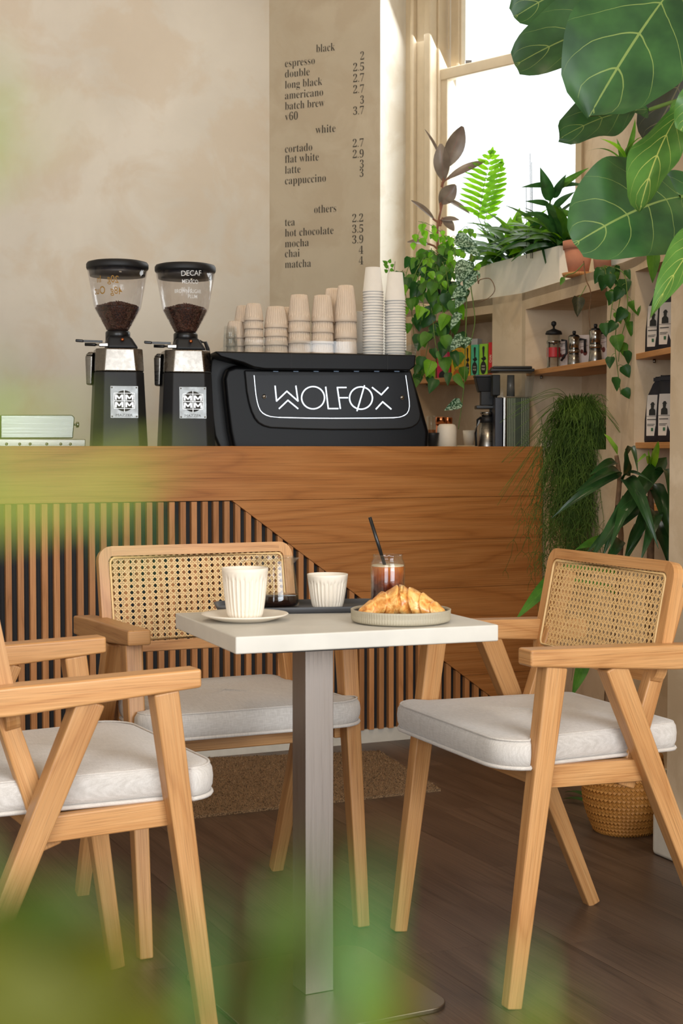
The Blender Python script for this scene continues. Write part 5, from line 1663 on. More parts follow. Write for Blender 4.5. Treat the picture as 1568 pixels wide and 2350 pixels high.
figl = [  # base px, tip px, width px, depth base/tip, material, tilt, wave
    ((1500, 40), (1182, 150), 190, 3.45, 3.4, FIGL, (0.1, 0.5), 0.05, 'round'),
    ((1400, -60), (1180, 40), 170, 3.5, 3.45, FIGL, (0.1, 0.3), 0.04, 'round'),
    ((1600, -90), (1352, 268), 300, 3.2, 3.05, FIGL, (-0.25, 0.1), 0.035, 'fiddle'),
    ((1490, 252), (1284, 318), 118, 3.35, 3.25, FIGL, (0.0, 0.5), 0.09, 'fiddle'),
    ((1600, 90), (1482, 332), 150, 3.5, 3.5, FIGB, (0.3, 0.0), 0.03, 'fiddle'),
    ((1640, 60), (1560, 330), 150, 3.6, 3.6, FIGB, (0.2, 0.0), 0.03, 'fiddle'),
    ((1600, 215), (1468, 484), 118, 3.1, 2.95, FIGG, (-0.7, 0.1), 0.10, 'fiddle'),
    ((1560, 452), (1318, 560), 270, 3.15, 3.0, FIGL, (-0.1, 0.25), 0.03, 'round'),
    ((1640, 440), (1456, 520), 150, 3.3, 3.25, FIGL, (0.0, 0.3), 0.04, 'round'),
    ((1640, 510), (1492, 732), 92, 2.95, 2.85, FIGG, (-0.5, 0.1), 0.04, 'ovate'),
    ((1640, 180), (1562, 300), 90, 2.9, 2.9, FIGG, (-0.2, 0.1), 0.04, 'round'),
    ((1700, 380), (1552, 470), 120, 3.4, 3.4, FIGL, (0.2, 0.1), 0.04, 'round'),
]
for i, (b, tp, w, ya, yb, m_, ti, wv, shp) in enumerate(figl):
    o = lpx(fig, m_, b, tp, w, shp, ya, yb, sag=0.10, fold=0.10, wave=wv, tilt=ti, nl=22, nw=10, seed=i * 1.7)
    p0 = at(b[0], b[1], ya)
    near = min(trunk[3:], key=lambda p: abs(p.z - p0.z - 0.03))
    MB().tube([near, (near + p0) / 2 + V((0, 0, 0.015)), p0], 0.0045, 8, cap=False).build('leaf_stalk', STEMG, fig)

# ---- rubber plant at the left of the window
rbp = at(1008, 560, 6.45); rub0 = V((rbp.x, rbp.y, TOPZ))
rub = thing('rubber_plant', 'rubber plant with dusky purple-brown leaves against the window frame', 'plant', rub0)
MB().lathe([(0, 0), (0.04, 0), (0.05, 0.07), (0.046, 0.07), (0.038, 0.055), (0, 0.055)], rub0, 24).build('pot', BLKM, rub)
stp = [rub0 + V((0, 0, 0.05))] + [at(x, y, 6.45) for x, y in ((1004, 525), (1008, 500), (1017, 462), (1016, 430), (1022, 400))]
MB().tube(stp, 0.006, 8, 0.003).build('stem', STEMR, rub)
for b, tp, w, ti in (((1022, 385), (1062, 290), 44, (0.2, 0)), ((1018, 415), (1012, 330), 38, (-0.2, 0)), ((1025, 412), (1115, 370), 22, (0, 0.6)), ((1010, 468), (1046, 424), 38, (0.1, 0)),
                     ((1014, 372), (975, 297), 9, (0.8, 0.1)), ((998, 505), (944, 460), 16, (0.3, 0.6)), ((1018, 455), (1078, 490), 16, (0.2, 0.7)), ((1010, 505), (1054, 505), 16, (0.1, 0.7)), ((985, 560), (935, 556), 17, (0, 0.8)), ((1016, 500), (1042, 530), 22, (0.2, 0.2))):
    lpx(rub, RUBL, b, tp, w, 'ellipse', 6.45, 6.42, sag=0.06, fold=0.12, tilt=ti, nl=10, stalk=(1012 + (b[0] - 1012) * 0.2, b[1] + 14, 6.45), stem_mat=STEMR)

# ---- white trough with its mixed planting
tq = [V((0.51, 6.675, 0)), V((0.835, 5.80, 0))]
TR = Plane(tq[0], tq[1] - tq[0])
tl_ = (tq[1] - tq[0]); tl_.z = 0; tlen = tl_.length
th_ = 0.155
trg = thing('white_trough', 'long white planter trough on the window ledge', 'planter', TR.pt(tlen / 2, TOPZ, 0.06))
def trp(s, d, z): return TR.pt(s, TOPZ + z, d)
m = MB()
lo_ = [(0, 0), (tlen, 0), (tlen, 0.13), (0, 0.13)]
def rim(k): return [(k, k), (tlen - k, k), (tlen - k, 0.13 - k), (k, 0.13 - k)]
o1 = [trp(s, d, 0) for s, d in rim(0.004)]; o2 = [trp(s, d, th_) for s, d in rim(0)]; o3 = [trp(s, d, th_) for s, d in rim(0.008)]; o4 = [trp(s, d, 0.10) for s, d in rim(0.01)]
vs = o1 + o2 + o3 + o4
fs = [(3, 2, 1, 0)]
for lv in range(3):
    for k in range(4):
        fs.append((lv * 4 + k, lv * 4 + (k + 1) % 4, lv * 4 + 4 + (k + 1) % 4, lv * 4 + 4 + k))
fs.append((12, 13, 14, 15))
m.add(vs, fs); m.build('trough', WHITEC, trg)
MB().hexa([trp(s, d, 0.101) for s, d in rim(0.011)], [trp(s, d, 0.142) for s, d in rim(0.009)]).build('soil', SOIL, trg)

rnd = random.Random(11)
def rosette(name, label, cat, root_px, Yd, n, L0, L1, wd, mats, spread=1.2, up=0.7, base_z=None, shape='strap', droop=0.35, arc=(0, 2 * pi), group=None):
    p = at(root_px[0], root_px[1], Yd)
    if base_z is not None: p.z = base_z
    t = thing(name, label, cat, p, group=group)
    MB().tube([p + V((0, 0, -0.01)), p + V((0, 0, 0.05))], 0.006, 8).build('stem', STEMG, t)
    for i in range(n):
        a = rnd.uniform(*arc); ln = rnd.uniform(L0, L1); el = rnd.uniform(0.1, 1.2) * up
        d = V((math.cos(a) * math.cos(el), math.sin(a) * math.cos(el) * 0.6, math.sin(el)))
        b = p + V((0, 0, rnd.uniform(0.0, 0.05))) + d * 0.01
        tip = b + d * ln - V((0, 0, droop * ln * rnd.uniform(0.2, 1)))
        leaf_mb(mbq := MB(), b, tip, V((rnd.uniform(-.5, .5), -0.5, 1)), wd * rnd.uniform(0.8, 1.2), shape, 0.16, 0.12, 0.02, 9, 2, i)
        mbq.build('leaf', rnd.choice(mats), t)
    return t


SZ = TOPZ + 0.14
spd = [((1112, 560), 0.25), ((1150, 560), 0.4), ((1190, 556), 0.55), ((1228, 550), 0.7), ((1262, 545), 0.85)]
names = ['bushy green plant at the left end of the white trough', 'bushy green plant second from left in the white trough', 'bushy green plant in the middle of the white trough', 'bushy green plant second from right in the white trough', 'bushy green plant at the right end of the white trough']
for i, ((xy, _), lb) in enumerate(zip(spd, names)):
    s = TR.sz(xy[0], xy[1])[0]
    q = trp(min(max(s, 0.03), tlen - 0.03), 0.065, 0.142)
    px = 784 + F * q.x / q.y
    rosette('bushy_plant', lb, 'plant', (px, xy[1]), q.y, 34, 0.15, 0.28, 0.05, [GRNL, DKL, DKL, GRNL, LIML], up=1.05, base_z=q.z, shape='ovate', droop=0.45, group='plants in the white trough')
# tall glossy one right of the middle and its thin stakes
tall = thing('leafy_houseplant', 'taller plant with glossy dark pointed leaves over the right of the trough', 'plant', trp(tlen - 0.14, 0.05, 0.142))
Yp = tall.location.y
MB().tube([tall.location - V((0, 0, 0.01)), at(1270, 510, Yp), at(1262, 470, Yp), at(1268, 430, Yp)], 0.005, 8, 0.003).build('stem', STEMG, tall)
for b, tp, w in (((1264, 462), (1240, 384), 30), ((1262, 425), (1196, 430), 13), ((1270, 440), (1352, 385), 17), ((1272, 430), (1345, 425), 14), ((1262, 470), (1205, 462), 14), ((1270, 480), (1320, 440), 18), ((1266, 500), (1215, 520), 20), ((1275, 490), (1330, 500), 20),
                 ((1262, 500), (1190, 495), 17), ((1272, 455), (1300, 400), 20), ((1262, 520), (1225, 560), 22), ((1280, 520), (1310, 560), 24), ((1290, 565), (1290, 625), 26), ((1250, 560), (1252, 606), 22)):
    lpx(tall, rnd.choice([DKL, DKL, GRNL]), b, tp, w, 'ovate', Yp - 0.01, Yp - 0.05, sag=0.08, fold=0.2, tilt=(rnd.uniform(-.4, .4), rnd.uniform(0, .6)), nl=9)
for i, (x, y0, y1) in enumerate(((1217, 560, 352), (1220, 560, 372), (1208, 560, 428), (1222, 560, 430))):
    a, b = at(x + 1, y0, Yp + 0.04), at(x, y1, Yp + 0.04); a.z = TOPZ + 0.13
    tag(MB().tube([a, b], 0.0012, 6).build('plant_stake', BLKM), ['tallest thin dark plant stake in the trough', 'thin dark stake touching the tallest one', 'short dark stake left of the tall pair', 'short dark stake right of the tall pair'][i], 'stake', 'plant stakes')
# fern frond, lit through by the window
q = trp(0.3, 0.07, 0.142); Yf = q.y
fern = thing('crested_fern', 'bright green fern with toothed fronds standing against the window', 'plant', q)
for (bx_, by_), (tx_, ty_), sp_w, nlf in (((1098, 500), (1130, 345), 108, 12), ((1112, 510), (1152, 372), 66, 10)):
    b, tp = at(bx_, by_, Yf), at(tx_, ty_, Yf + (0.03 if nlf == 10 else 0))
    MB().tube([V((q.x, q.y, q.z - 0.005)), b, (b + tp) / 2 + V((-0.004, 0, 0)), tp], 0.002, 6, 0.0008).build('frond_stem', STEMG, fern)
    sc_ = Yf / F
    ax = (tp - b)
    for i in range(nlf):
        t_ = 0.06 + 0.9 * i / (nlf - 1)
        c = b + ax * t_
        ln = sp_w * 0.5 * sc_ * math.sin(pi * min(0.97, 0.25 + 0.75 * t_)) ** 0.8 + 0.006
        for sg in (-1, 1):
            d = (V((sg, 0, 0.25)) + ax.normalized() * 0.15).normalized()
            leaf_mb(mbq := MB(), c, c + d * ln, V((0.1, -1, 0.2)), 0.019, 'strap', 0.05, 0.1, 0.16, 14, 2, i)
            mbq.build('leaflet', LIML, fern)
    leaf_mb(mbq := MB(), b + ax * 0.9, tp + ax * 0.06, V((0, -1, 0)), 0.02, 'strap', 0, 0.1, 0.1, 6, 2, 0); mbq.build('leaflet', LIML, fern)

# terracotta pot
q = at(1328, 634, 5.48); q.z = TOPZ
sa = simple('wooden_saucer', MB().lathe([(0, 0), (0.055, 0), (0.06, 0.012), (0, 0.012)], seg=32), SHELF, 'pale wooden saucer under the terracotta pot', 'saucer', q)
tp0 = thing('terracotta_pot', 'terracotta pot half hidden by the fig leaf on the ledge', 'pot', q + V((0, 0, 0.0122)))
MB().lathe([(0, 0), (0.036, 0), (0.052, 0.085), (0.047, 0.085), (0.04, 0.07), (0, 0.07)], tp0.location, 32).build('pot', TERRA, tp0)
MB().lathe([(0.052, 0.0851), (0.056, 0.0851), (0.0575, 0.115), (0.0515, 0.115), (0.048, 0.0851)], tp0.location, 32).build('rim', TERRA, tp0)
MB().lathe([(0, 0.0702), (0.04, 0.0702), (0.047, 0.1), (0, 0.103)], tp0.location, 24).build('soil', SOIL, tp0)


def vine(name, label, cat, root, paths, mats, size, lead, parent_pot=None, group=None, step=0.045, seed=1, shape='heart', stemr=0.0022, silver=None, jitter=0.03, smat=None):
    """trailing plant: stems along the pixel paths (x, y, depth) with leaves set alternately"""
    t = thing(name, label, cat, root, group=group)
    if parent_pot: parent_pot(t)
    rn = random.Random(seed)
    for path in paths:
        pts = [at(*p) for p in path]
        # resample with Catmull-Rom
        P = [pts[0]] + pts + [pts[-1]]
        cur = []
        for i in range(1, len(P) - 2):
            for k in range(6):
                u = k / 6
                a, b, c, d = P[i - 1], P[i], P[i + 1], P[i + 2]
                cur.append(0.5 * ((2 * b) + (c - a) * u + (2 * a - 5 * b + 4 * c - d) * u * u + (3 * b - a - 3 * c + d) * u ** 3))
        cur.append(pts[-1])
        MB().tube(cur, stemr, 6, stemr * 0.6).build('stem', smat or STEMG, t)
        acc, sgn = rn.uniform(0, step), 1
        for a, b in zip(cur, cur[1:]):
            acc += (b - a).length
            if acc > step:
                acc = 0; sgn = -sgn
                sz = size * rn.uniform(0.7, 1.2)
                dr = V((sgn * rn.uniform(0.3, 1), rn.uniform(-0.8, 0.1), rn.uniform(-0.5, 0.5))).normalized()
                nb_ = b + dr * sz * 0.45
                tip = nb_ + V((sgn * rn.uniform(-0.2, 0.6), rn.uniform(-0.3, 0.2), -1)).normalized() * sz
                MB().tube([b, (b + nb_) / 2 + V((0, 0, 0.004)), nb_], 0.0009, 5, cap=False).build('leaf_stalk', STEMG, t)
                leaf_mb(mbq := MB(), nb_, tip, V((rn.uniform(-.5, .5), -1, rn.uniform(0, .6))), sz * rn.uniform(0.7, 0.9), shape, 0.07, 0.16, 0.02, 8, 4, acc)
                mbq.build('leaf', rn.choice(mats), t)
    return t


def pot_fn(r, h, mat, z=TOPZ):
    def f(t):
        q = t.location
        MB().lathe([(0, 0), (r * 0.8, 0), (r, h), (r * 0.93, h), (r * 0.8, h * 0.85), (0, h * 0.85)], q, 28).build('pot', mat, t)
        MB().lathe([(0, h * 0.851), (r * 0.8, h * 0.851), (r * 0.85, h * 0.94), (0, h * 0.95)], q, 20).build('soil', SOIL, t)
    return f


YV = 6.15
pots = at(985, 600, 6.45); pots.z = TOPZ
paths = [[(985, 575, 6.35), (968, 600, 6.25), (950, 640, 6.2), (945, 700, 6.2), (950, 770, 6.2), (958, 830, 6.2), (985, 880, 6.15)],
         [(985, 575, 6.35), (975, 640, 6.2), (972, 700, 6.15), (985, 760, 6.15), (975, 830, 6.15), (965, 870, 6.15)],
         [(990, 575, 6.35), (1000, 620, 6.2), (1005, 680, 6.15), (1000, 740, 6.15), (1010, 780, 6.1)],
         [(990, 575, 6.35), (1020, 610, 6.15), (1030, 660, 6.1), (1040, 720, 6.1), (1035, 790, 6.1), (1045, 850, 6.1)],
         [(985, 575, 6.35), (955, 590, 6.3), (935, 620, 6.25), (930, 660, 6.2), (935, 700, 6.2)],
         [(990, 575, 6.35), (985, 640, 6.2), (990, 700, 6.15), (1000, 790, 6.1), (1010, 840, 6.1)],
         [(985, 575, 6.3), (960, 640, 6.2), (962, 700, 6.18), (965, 745, 6.15)],
         [(990, 570, 6.3), (1010, 640, 6.15), (1015, 700, 6.1), (1020, 745, 6.1)],
         [(990, 575, 6.35), (1030, 600, 6.15), (1050, 640, 6.1), (1055, 690, 6.05)]]
vine('trailing_pothos', 'dense heart-leaved pothos cascading beside the paper cups', 'plant', pots, paths, [DKL, GRNL, DKL, GRNL, LIML], 0.062, None, pot_fn(0.06, 0.09, WHITEC), step=0.038, seed=4)
vine('ivy_plant', 'light green small-leaved ivy around the foot of the rubber plant', 'plant', at(1030, 600, 6.3) * 1 + V((0, 0, TOPZ - at(1030, 600, 6.3).z)), [[(1030, 560, 6.3), (1000, 540, 6.25), (968, 525, 6.25), (955, 560, 6.2)], [(1030, 560, 6.3), (1015, 535, 6.2), (985, 515, 6.2), (960, 508, 6.2)], [(1030, 560, 6.3), (1050, 540, 6.2), (1070, 520, 6.2), (1085, 545, 6.15)], [(1030, 560, 6.3), (1010, 570, 6.2), (985, 590, 6.15), (975, 640, 6.1)], [(1030, 560, 6.3), (1045, 575, 6.15), (1040, 610, 6.1), (1010, 640, 6.08)], [(1030, 565, 6.3), (1060, 580, 6.15), (1085, 585, 6.1), (1095, 620, 6.1)]],
     [LIML, GRNL, LIML], 0.034, None, pot_fn(0.04, 0.07, BLKM), step=0.018, seed=9, shape='ovate', stemr=0.0015)
sil = thing('silver_vine', 'silver-splashed vine with one long stem hanging below the tea shelf', 'plant', V((0, 0, 0)) + at(1072, 640, 6.02))
def smooth(pts):
    P = [pts[0]] + pts + [pts[-1]]; cur = []
    for i in range(1, len(P) - 2):
        for k in range(6):
            u = k / 6; a, b, c, d = P[i - 1], P[i], P[i + 1], P[i + 2]
            cur.append(0.5 * ((2 * b) + (c - a) * u + (2 * a - 5 * b + 4 * c - d) * u * u + (3 * b - a - 3 * c + d) * u ** 3))
    return cur + [pts[-1]]
for path in ([(1085, 560, 6.1), (1078, 600, 6.0), (1072, 670, 5.98), (1070, 740, 5.98), (1068, 790, 5.98), (1066, 870, 5.98), (1060, 930, 5.98), (1052, 985, 5.98)], [(1085, 560, 6.1), (1080, 640, 5.99), (1087, 700, 5.98), (1090, 740, 5.98), (1080, 790, 5.98)]):
    MB().tube(smooth([at(*p) for p in path]), 0.0026, 7, 0.0016).build('stem', STEMG, sil)
for b, tp, w, m_ in (((1045, 548), (1098, 566), 36, SILV), ((1060, 560), (1104, 590), 30, SILV), ((1075, 600), (1050, 655), 46, SILV), ((1088, 620), (1066, 668), 42, SILV), ((1070, 665), (1035, 685), 32, SILV), ((1060, 680), (1045, 708), 26, SILV),
                     ((1055, 718), (1034, 758), 22, SILV), ((1064, 772), (1032, 808), 30, SILV), ((1078, 775), (1068, 800), 16, SILV), ((1058, 922), (1020, 942), 26, SILV), ((1040, 806), (1052, 842), 22, DKL), ((1030, 855), (1028, 886), 20, DKL), ((1044, 860), (1066, 892), 20, GRNL), ((1000, 870), (985, 904), 28, DKL), ((958, 838), (952, 862), 18, DKL)):
    lpx(sil, m_, b, tp, w, 'heart', 5.97, 5.95, sag=0.05, fold=0.15, tilt=(rnd.uniform(-.3, .3), rnd.uniform(0, .5)), nl=9)
MB().tube(smooth([at(*p) for p in ((1095, 620, 5.99), (1098, 650, 5.9), (1102, 642, 5.88), (1125, 640, 5.86), (1136, 665, 5.86), (1120, 685, 5.87), (1094, 695, 5.88))]), 0.0022, 7, 0.0012).build('bare_stem', STEMB, sil)

# small sprig behind the paper cups
sp0 = at(897, 640, 6.35); sp0.z = TOPZ - 0.02
sprig = thing('small_sprig', 'tiny green sprig showing behind the paper cup stacks', 'plant', at(905, 660, 6.4))
for path in ([(925, 620, 6.42), (900, 650, 6.4), (892, 615, 6.4), (884, 600, 6.4)], [(925, 620, 6.42), (905, 640, 6.4), (907, 600, 6.4)]):
    MB().tube(smooth([at(*p) for p in path]), 0.0012, 5).build('stem', STEMB, sprig)
for b, tp in (((892, 615), (880, 606)), ((890, 606), (878, 598)), ((893, 604), (897, 594)), ((897, 612), (905, 606)), ((895, 618), (905, 622)), ((890, 625), (882, 618))):
    lpx(sprig, GRNL, b, tp, 9, 'ovate', 6.4, 6.39, nl=5, nw=2)

# pothos trailing from the ledge at the right, in front of the shelf divider
rp0 = at(1388, 640, 5.25); rp0.z = TOPZ
YR = 5.0
vine('hanging_pothos', 'thin pothos trailing down the divider right of the moka pots', 'plant', rp0,
     [[(1388, 610, 5.2), (1405, 630, 5.02), (1425, 660, 5.0), (1418, 720, 4.98), (1412, 790, 4.98), (1418, 850, 4.98), (1425, 905, 4.98)], [(1388, 610, 5.2), (1430, 625, 5.0), (1440, 680, 4.96), (1438, 730, 4.96), (1425, 780, 4.96), (1420, 830, 4.96)],
      [(1388, 610, 5.2), (1395, 640, 5.05), (1415, 655, 5.0), (1405, 700, 4.98), (1400, 750, 4.98)]], [DKL, GRNL, DKL], 0.05, None, pot_fn(0.045, 0.08, TERRA), step=0.04, seed=21)
bs = thing('bare_vine', 'bare brown vine with one withered leaf hanging over the moka pots', 'plant', at(1345, 640, 5.3))
MB().tube(smooth([at(*p) for p in ((1340, 600, 5.35), (1345, 640, 5.22), (1355, 665, 5.2), (1356, 690, 5.2), (1352, 720, 5.2), (1356, 760, 5.2))]), 0.0022, 6, 0.0015).build('stem', STEMB, bs)
MB().tube(smooth([at(*p) for p in ((1346, 655, 5.2), (1335, 675, 5.2), (1328, 682, 5.2))]), 0.0014, 6).build('stem', STEMG, bs)
MB().tube(smooth([at(*p) for p in ((1340, 605, 5.22), (1320, 625, 5.2), (1300, 632, 5.2), (1290, 650, 5.2))]), 0.0018, 6).build('stem', STEMG, bs)
lpx(bs, FIGB, (1327, 682), (1325, 728), 30, 'heart', 5.2, 5.18, fold=0.3, wave=0.08)
lpx(bs, GRNL, (1294, 636), (1286, 655), 12, 'ovate', 5.2, 5.19)
lpx(bs, GRNL, (1500, 575), (1498, 650), 32, 'heart', 4.4, 4.38, fold=0.1)
MB().tube(smooth([at(*p) for p in ((1560, 540, 4.45), (1530, 575, 4.4), (1500, 582, 4.4))]), 0.0025, 6).build('stem', STEMG, bs)
# arching spider plant behind the fig leaves
sp = rosette('spider_plant', 'arching thin-leaved plant behind the fig leaves at the right of the window', 'plant', (1432, 400), 5.15, 9, 0.10, 0.2, 0.016, [LIML, GRNL], up=1.3, base_z=None, droop=0.3)
lpx(sp, LIML, (1436, 378), (1378, 318), 12, 'strap', 5.15, 5.1, sag=0.25, tilt=(0, .5))
lpx(sp, SILV, (1442, 378), (1448, 350), 16, 'ovate', 5.15, 5.14)
MB().lathe([(0, 0), (0.04, 0), (0.05, 0.3), (0.045, 0.3), (0, 0.28)], V((sp.location.x, sp.location.y, TOPZ)), 24).build('tall_vase', WHITEC, sp)

# ---- hanging rhipsalis
ry = 5.42
rq = at(1326, 880, ry)
rh = thing('mistletoe_cactus', 'hair-like mistletoe cactus spilling down over the end of the bar', 'plant', V((rq.x, rq.y, 1.0802)))
MB().lathe([(0, 0), (0.045, 0), (0.058, 0.13), (0.053, 0.13), (0.045, 0.11), (0, 0.11)], V((rq.x + 0.012, rq.y + 0.05, 1.0802)), 32).build('pot', plain('dark_green_pot', (30, 40, 30), 0.5), rh)
rn = random.Random(2)
STRA = leafmat('strand_green', (62, 92, 34), (104, 136, 54), (66, 96, 34), vstr=0.0, gloss=0.5, trans=0.1)
top = V((rq.x, rq.y + 0.04, 1.215))
inner, stray = MB(), MB()
def strand_(pts, r=0.0011):
    inner.tube(pts, r, 3, r * 0.7, cap=False)


for i in range(620):
    a = rn.uniform(0, 2 * pi)
    r0 = rn.uniform(0.0, 0.045)
    p0 = top + V((math.cos(a) * r0, math.sin(a) * r0, rn.uniform(-0.01, 0.02)))
    ox = max(-0.15, min(0.115, rn.gauss(-0.01, 0.062)))
    fwd = rn.uniform(-0.19, -0.05)
    ln = rn.uniform(0.12, 0.6) * (1 - 0.9 * max(0, ox - 0.08) / 0.12) * (1 - 0.5 * max(0, -0.07 - ox) / 0.08)
    q = top + V((ox * 0.9, fwd, -0.03 + rn.uniform(-0.01, 0.02)))
    pts = [p0, p0 + V((ox * 0.5, fwd * 0.6, rn.uniform(0.01, 0.05))), q]
    hd = V((rn.gauss(0, 0.25), rn.gauss(0, 0.25), -1))
    seg_, left = 0.0, ln
    while left > 0:
        st_ = rn.uniform(0.03, 0.06)
        hd = V((hd.x * 0.6 + rn.gauss(0, 0.22), hd.y * 0.6 + rn.gauss(0, 0.2), -1))
        q = q + hd.normalized() * st_
        pts.append(q); left -= st_
        if rn.random() < 0.55:       # short side branches
            for sd_ in (-1, 1):
                e = q + V((sd_ * rn.uniform(0.006, 0.03), rn.gauss(0, 0.012), -rn.uniform(0.012, 0.05)))
                strand_([q, (q + e) / 2 + V((sd_ * 0.004, 0, 0.002)), e], 0.0009)
    strand_(pts)
for i in range(46):   # long loose strands arching to the left
    ex, ez = rn.uniform(1140, 1235), rn.uniform(880, 1230)
    tip = at(ex, ez, ry - rn.uniform(0.12, 0.3))
    if rn.random() < 0.25: tip = at(rn.uniform(1420, 1465), rn.uniform(960, 1010), ry - 0.35)
    mid = (top + tip) / 2 + V((0, -0.06, rn.uniform(0.03, 0.08)))
    stray.tube(smooth([top, top + (mid - top) * 0.5 + V((0, -0.02, 0.03)), mid, tip]), 0.0011, 3, 0.0008, cap=False)
for i in range(60):
    tip = at(rn.uniform(1240, 1400), rn.uniform(1250, 1640), ry - rn.uniform(0.1, 0.22))
    if tip.z > 0.62 or rn.random() < 0.3:
        st = top + V(((tip.x - top.x) * 0.8, -0.12, -0.1))
        stray.tube(smooth([top, st, (st + tip) / 2 + V((rn.gauss(0, .02), 0, 0)), tip]), 0.0011, 3, 0.0008, cap=False)
inner.build('strands', STRA, rh, kind='stuff')
stray.build('loose_strands', STRA, rh, kind='stuff')

# ---- dracaena in a woven basket
bq = onz(1432, 1905, 0); bq.z = 0.0
bas = thing('woven_basket', 'brown woven belly basket on the floor behind the right chair', 'basket', bq)
BASK = wood('seagrass', (176, 118, 52), (200, 144, 72), (124, 74, 28), rough=0.6, fine=300, along=10, rings=False, vary=0.25)
Hb_ = 0.215
def br_(z):
    t = z / Hb_
    return 0.078 + 0.037 * math.sin(min(1, t * 1.7 + 0.05) * pi / 2) - 0.012 * max(0, t - 0.6) / 0.4
MB().lathe([(0, 0.001), (0.078, 0.001)] + [(br_(z) - 0.004, max(0.002, z)) for z in [Hb_ * k / 10 for k in range(11)]] + [(br_(Hb_) - 0.009, Hb_), (br_(Hb_ * .7) - 0.01, Hb_ * 0.7), (0, Hb_ * 0.68)], bq, 48).build('lining', plain('basket_inside', (92, 56, 24), 0.8), bas)
wv = MB(); NC, NRr = 58, 20
for r_ in range(NRr):
    for c_ in range(NC):
        z0 = Hb_ * (r_ + 0.1) / NRr; z1 = Hb_ * (r_ + 1.5) / NRr
        sg = 1 if r_ % 2 else -1
        a0 = 2 * pi * (c_ + (0.5 if sg < 0 else 0)) / NC; a1 = a0 + sg * 2 * pi * 1.15 / NC
        z1 = min(z1, Hb_)
        P = lambda a, z, o: bq + V(((br_(z) + o) * math.cos(a), (br_(z) + o) * math.sin(a), z))
        p0, p1 = P(a0, z0, -0.001), P(a1, z1, -0.001)
        pm_ = P((a0 + a1) / 2, (z0 + z1) / 2, 0.0035)
        rad = V((math.cos(a0), math.sin(a0), 0))
        for u, v in ((p0, pm_), (pm_, p1)):
            wv.bar(u, v, 0.0025, 0.0080, side=rad)
wv.build('weave', BASK, bas, kind='stuff')
MB().tube([bq + V((br_(Hb_) * math.cos(a), br_(Hb_) * math.sin(a), Hb_)) for a in [2 * pi * k / 40 for k in range(41)]], 0.006, 8, cap=False).build('rim', BASK, bas)
MB().lathe([(0, 0.16), (0.09, 0.165), (0, 0.168)], bq, 24).build('soil', SOIL, bas)
dr = thing('dracaena', 'dracaena with long dark strap leaves growing out of the woven basket', 'plant', bq + V((0, 0, 0.17)))
Yd = bq.y
c1 = smooth([dr.location + V((-0.02, 0, -0.03)), at(1395, 1640, Yd), at(1405, 1480, Yd + 0.05), at(1425, 1250, Yd + 0.1), at(1418, 1170, Yd + 0.1), at(1422, 1100, Yd + 0.1), at(1415, 1045, Yd + 0.1)])
c2 = smooth([dr.location + V((0.03, 0, -0.03)), at(1485, 1600, Yd), at(1490, 1400, Yd), at(1495, 1200, Yd), at(1492, 1120, Yd), at(1490, 1080, Yd)])
c3 = smooth([dr.location + V((0.0, -0.03, -0.03)), at(1425, 1700, Yd - 0.03), at(1440, 1600, Yd - 0.03), at(1445, 1480, Yd)])
for c_, r0, r1 in ((c1, 0.011, 0.006), (c2, 0.016, 0.005), (c3, 0.009, 0.005)):
    MB().tube(c_, r0, 10, r1).build('cane_stem', STEMB, dr)
dl_ = [((1428, 1085), (1265, 1190), 24, 0.12, STRP), ((1420, 1080), (1320, 1130), 22, 0.10, STRP), ((1415, 1062), (1352, 1092), 22, 0.1, STRP), ((1432, 1090), (1436, 1030), 34, 0, STRP), ((1418, 1045), (1386, 995), 24, 0, STRB), ((1430, 1105), (1512, 1260), 34, 0.3, STRP),
       ((1425, 1160), (1382, 1280), 26, 0.15, STRP), ((1530, 1050), (1350, 1290), 40, -0.06, STRP), ((1500, 1140), (1345, 1270), 30, 0.05, STRP), ((1428, 1110), (1500, 1110), 12, 0.15, STRP), ((1425, 1240), (1385, 1300), 26, 0.1, STRP),
       ((1490, 1075), (1512, 1012), 24, 0, STRB), ((1488, 1080), (1488, 1030), 14, 0, STRB), ((1486, 1065), (1462, 1062), 12, 0.1, STRB), ((1500, 1110), (1550, 1270), 34, 0.25, STRP), ((1495, 1180), (1470, 1290), 36, 0.25, STRP), ((1500, 1200), (1535, 1300), 36, 0.2, STRP),
       ((1440, 1150), (1400, 1262), 28, 0.2, STRP), ((1470, 1210), (1430, 1300), 28, 0.2, STRP), ((1500, 1100), (1535, 1160), 22, 0.25, STRP), ((1480, 1170), (1440, 1270), 30, 0.2, STRP), ((1440, 1045), (1465, 1090), 14, 0.2, STRP),
       ((1400, 1240), (1320, 1262), 26, 0.06, GRNL), ((1300, 1300), (1182, 1425), 34, 0.05, GRNL), ((1290, 1325), (1214, 1372), 22, 0.05, GRNL), ((1345, 1490), (1312, 1600), 34, -0.04, GRNL), ((1510, 1230), (1560, 1330), 30, 0.2, STRP)]
for i, (b, tp, w, sg, m_) in enumerate(dl_):
    o = lpx(dr, m_, b, tp, w, 'strap', Yd + 0.05, Yd + (-0.18 if i % 2 else -0.08), sag=abs(sg), fold=0.25, wave=0.03, tilt=(rnd.uniform(-.2, .2), 0.5), nl=14, nw=4, seed=i)
for b in ((1300, 1300), (1290, 1325), (1345, 1490), (1400, 1240)):
    p0 = at(b[0], b[1], Yd + 0.05); near = min(c1, key=lambda p: (p - p0).length)
    leaf_mb(mbq := MB(), near, p0, V((0, -1, .5)), 0.02, 'plain', 0.1, 0.2, 0, 8, 2); mbq.build('leaf', GRNL, dr)
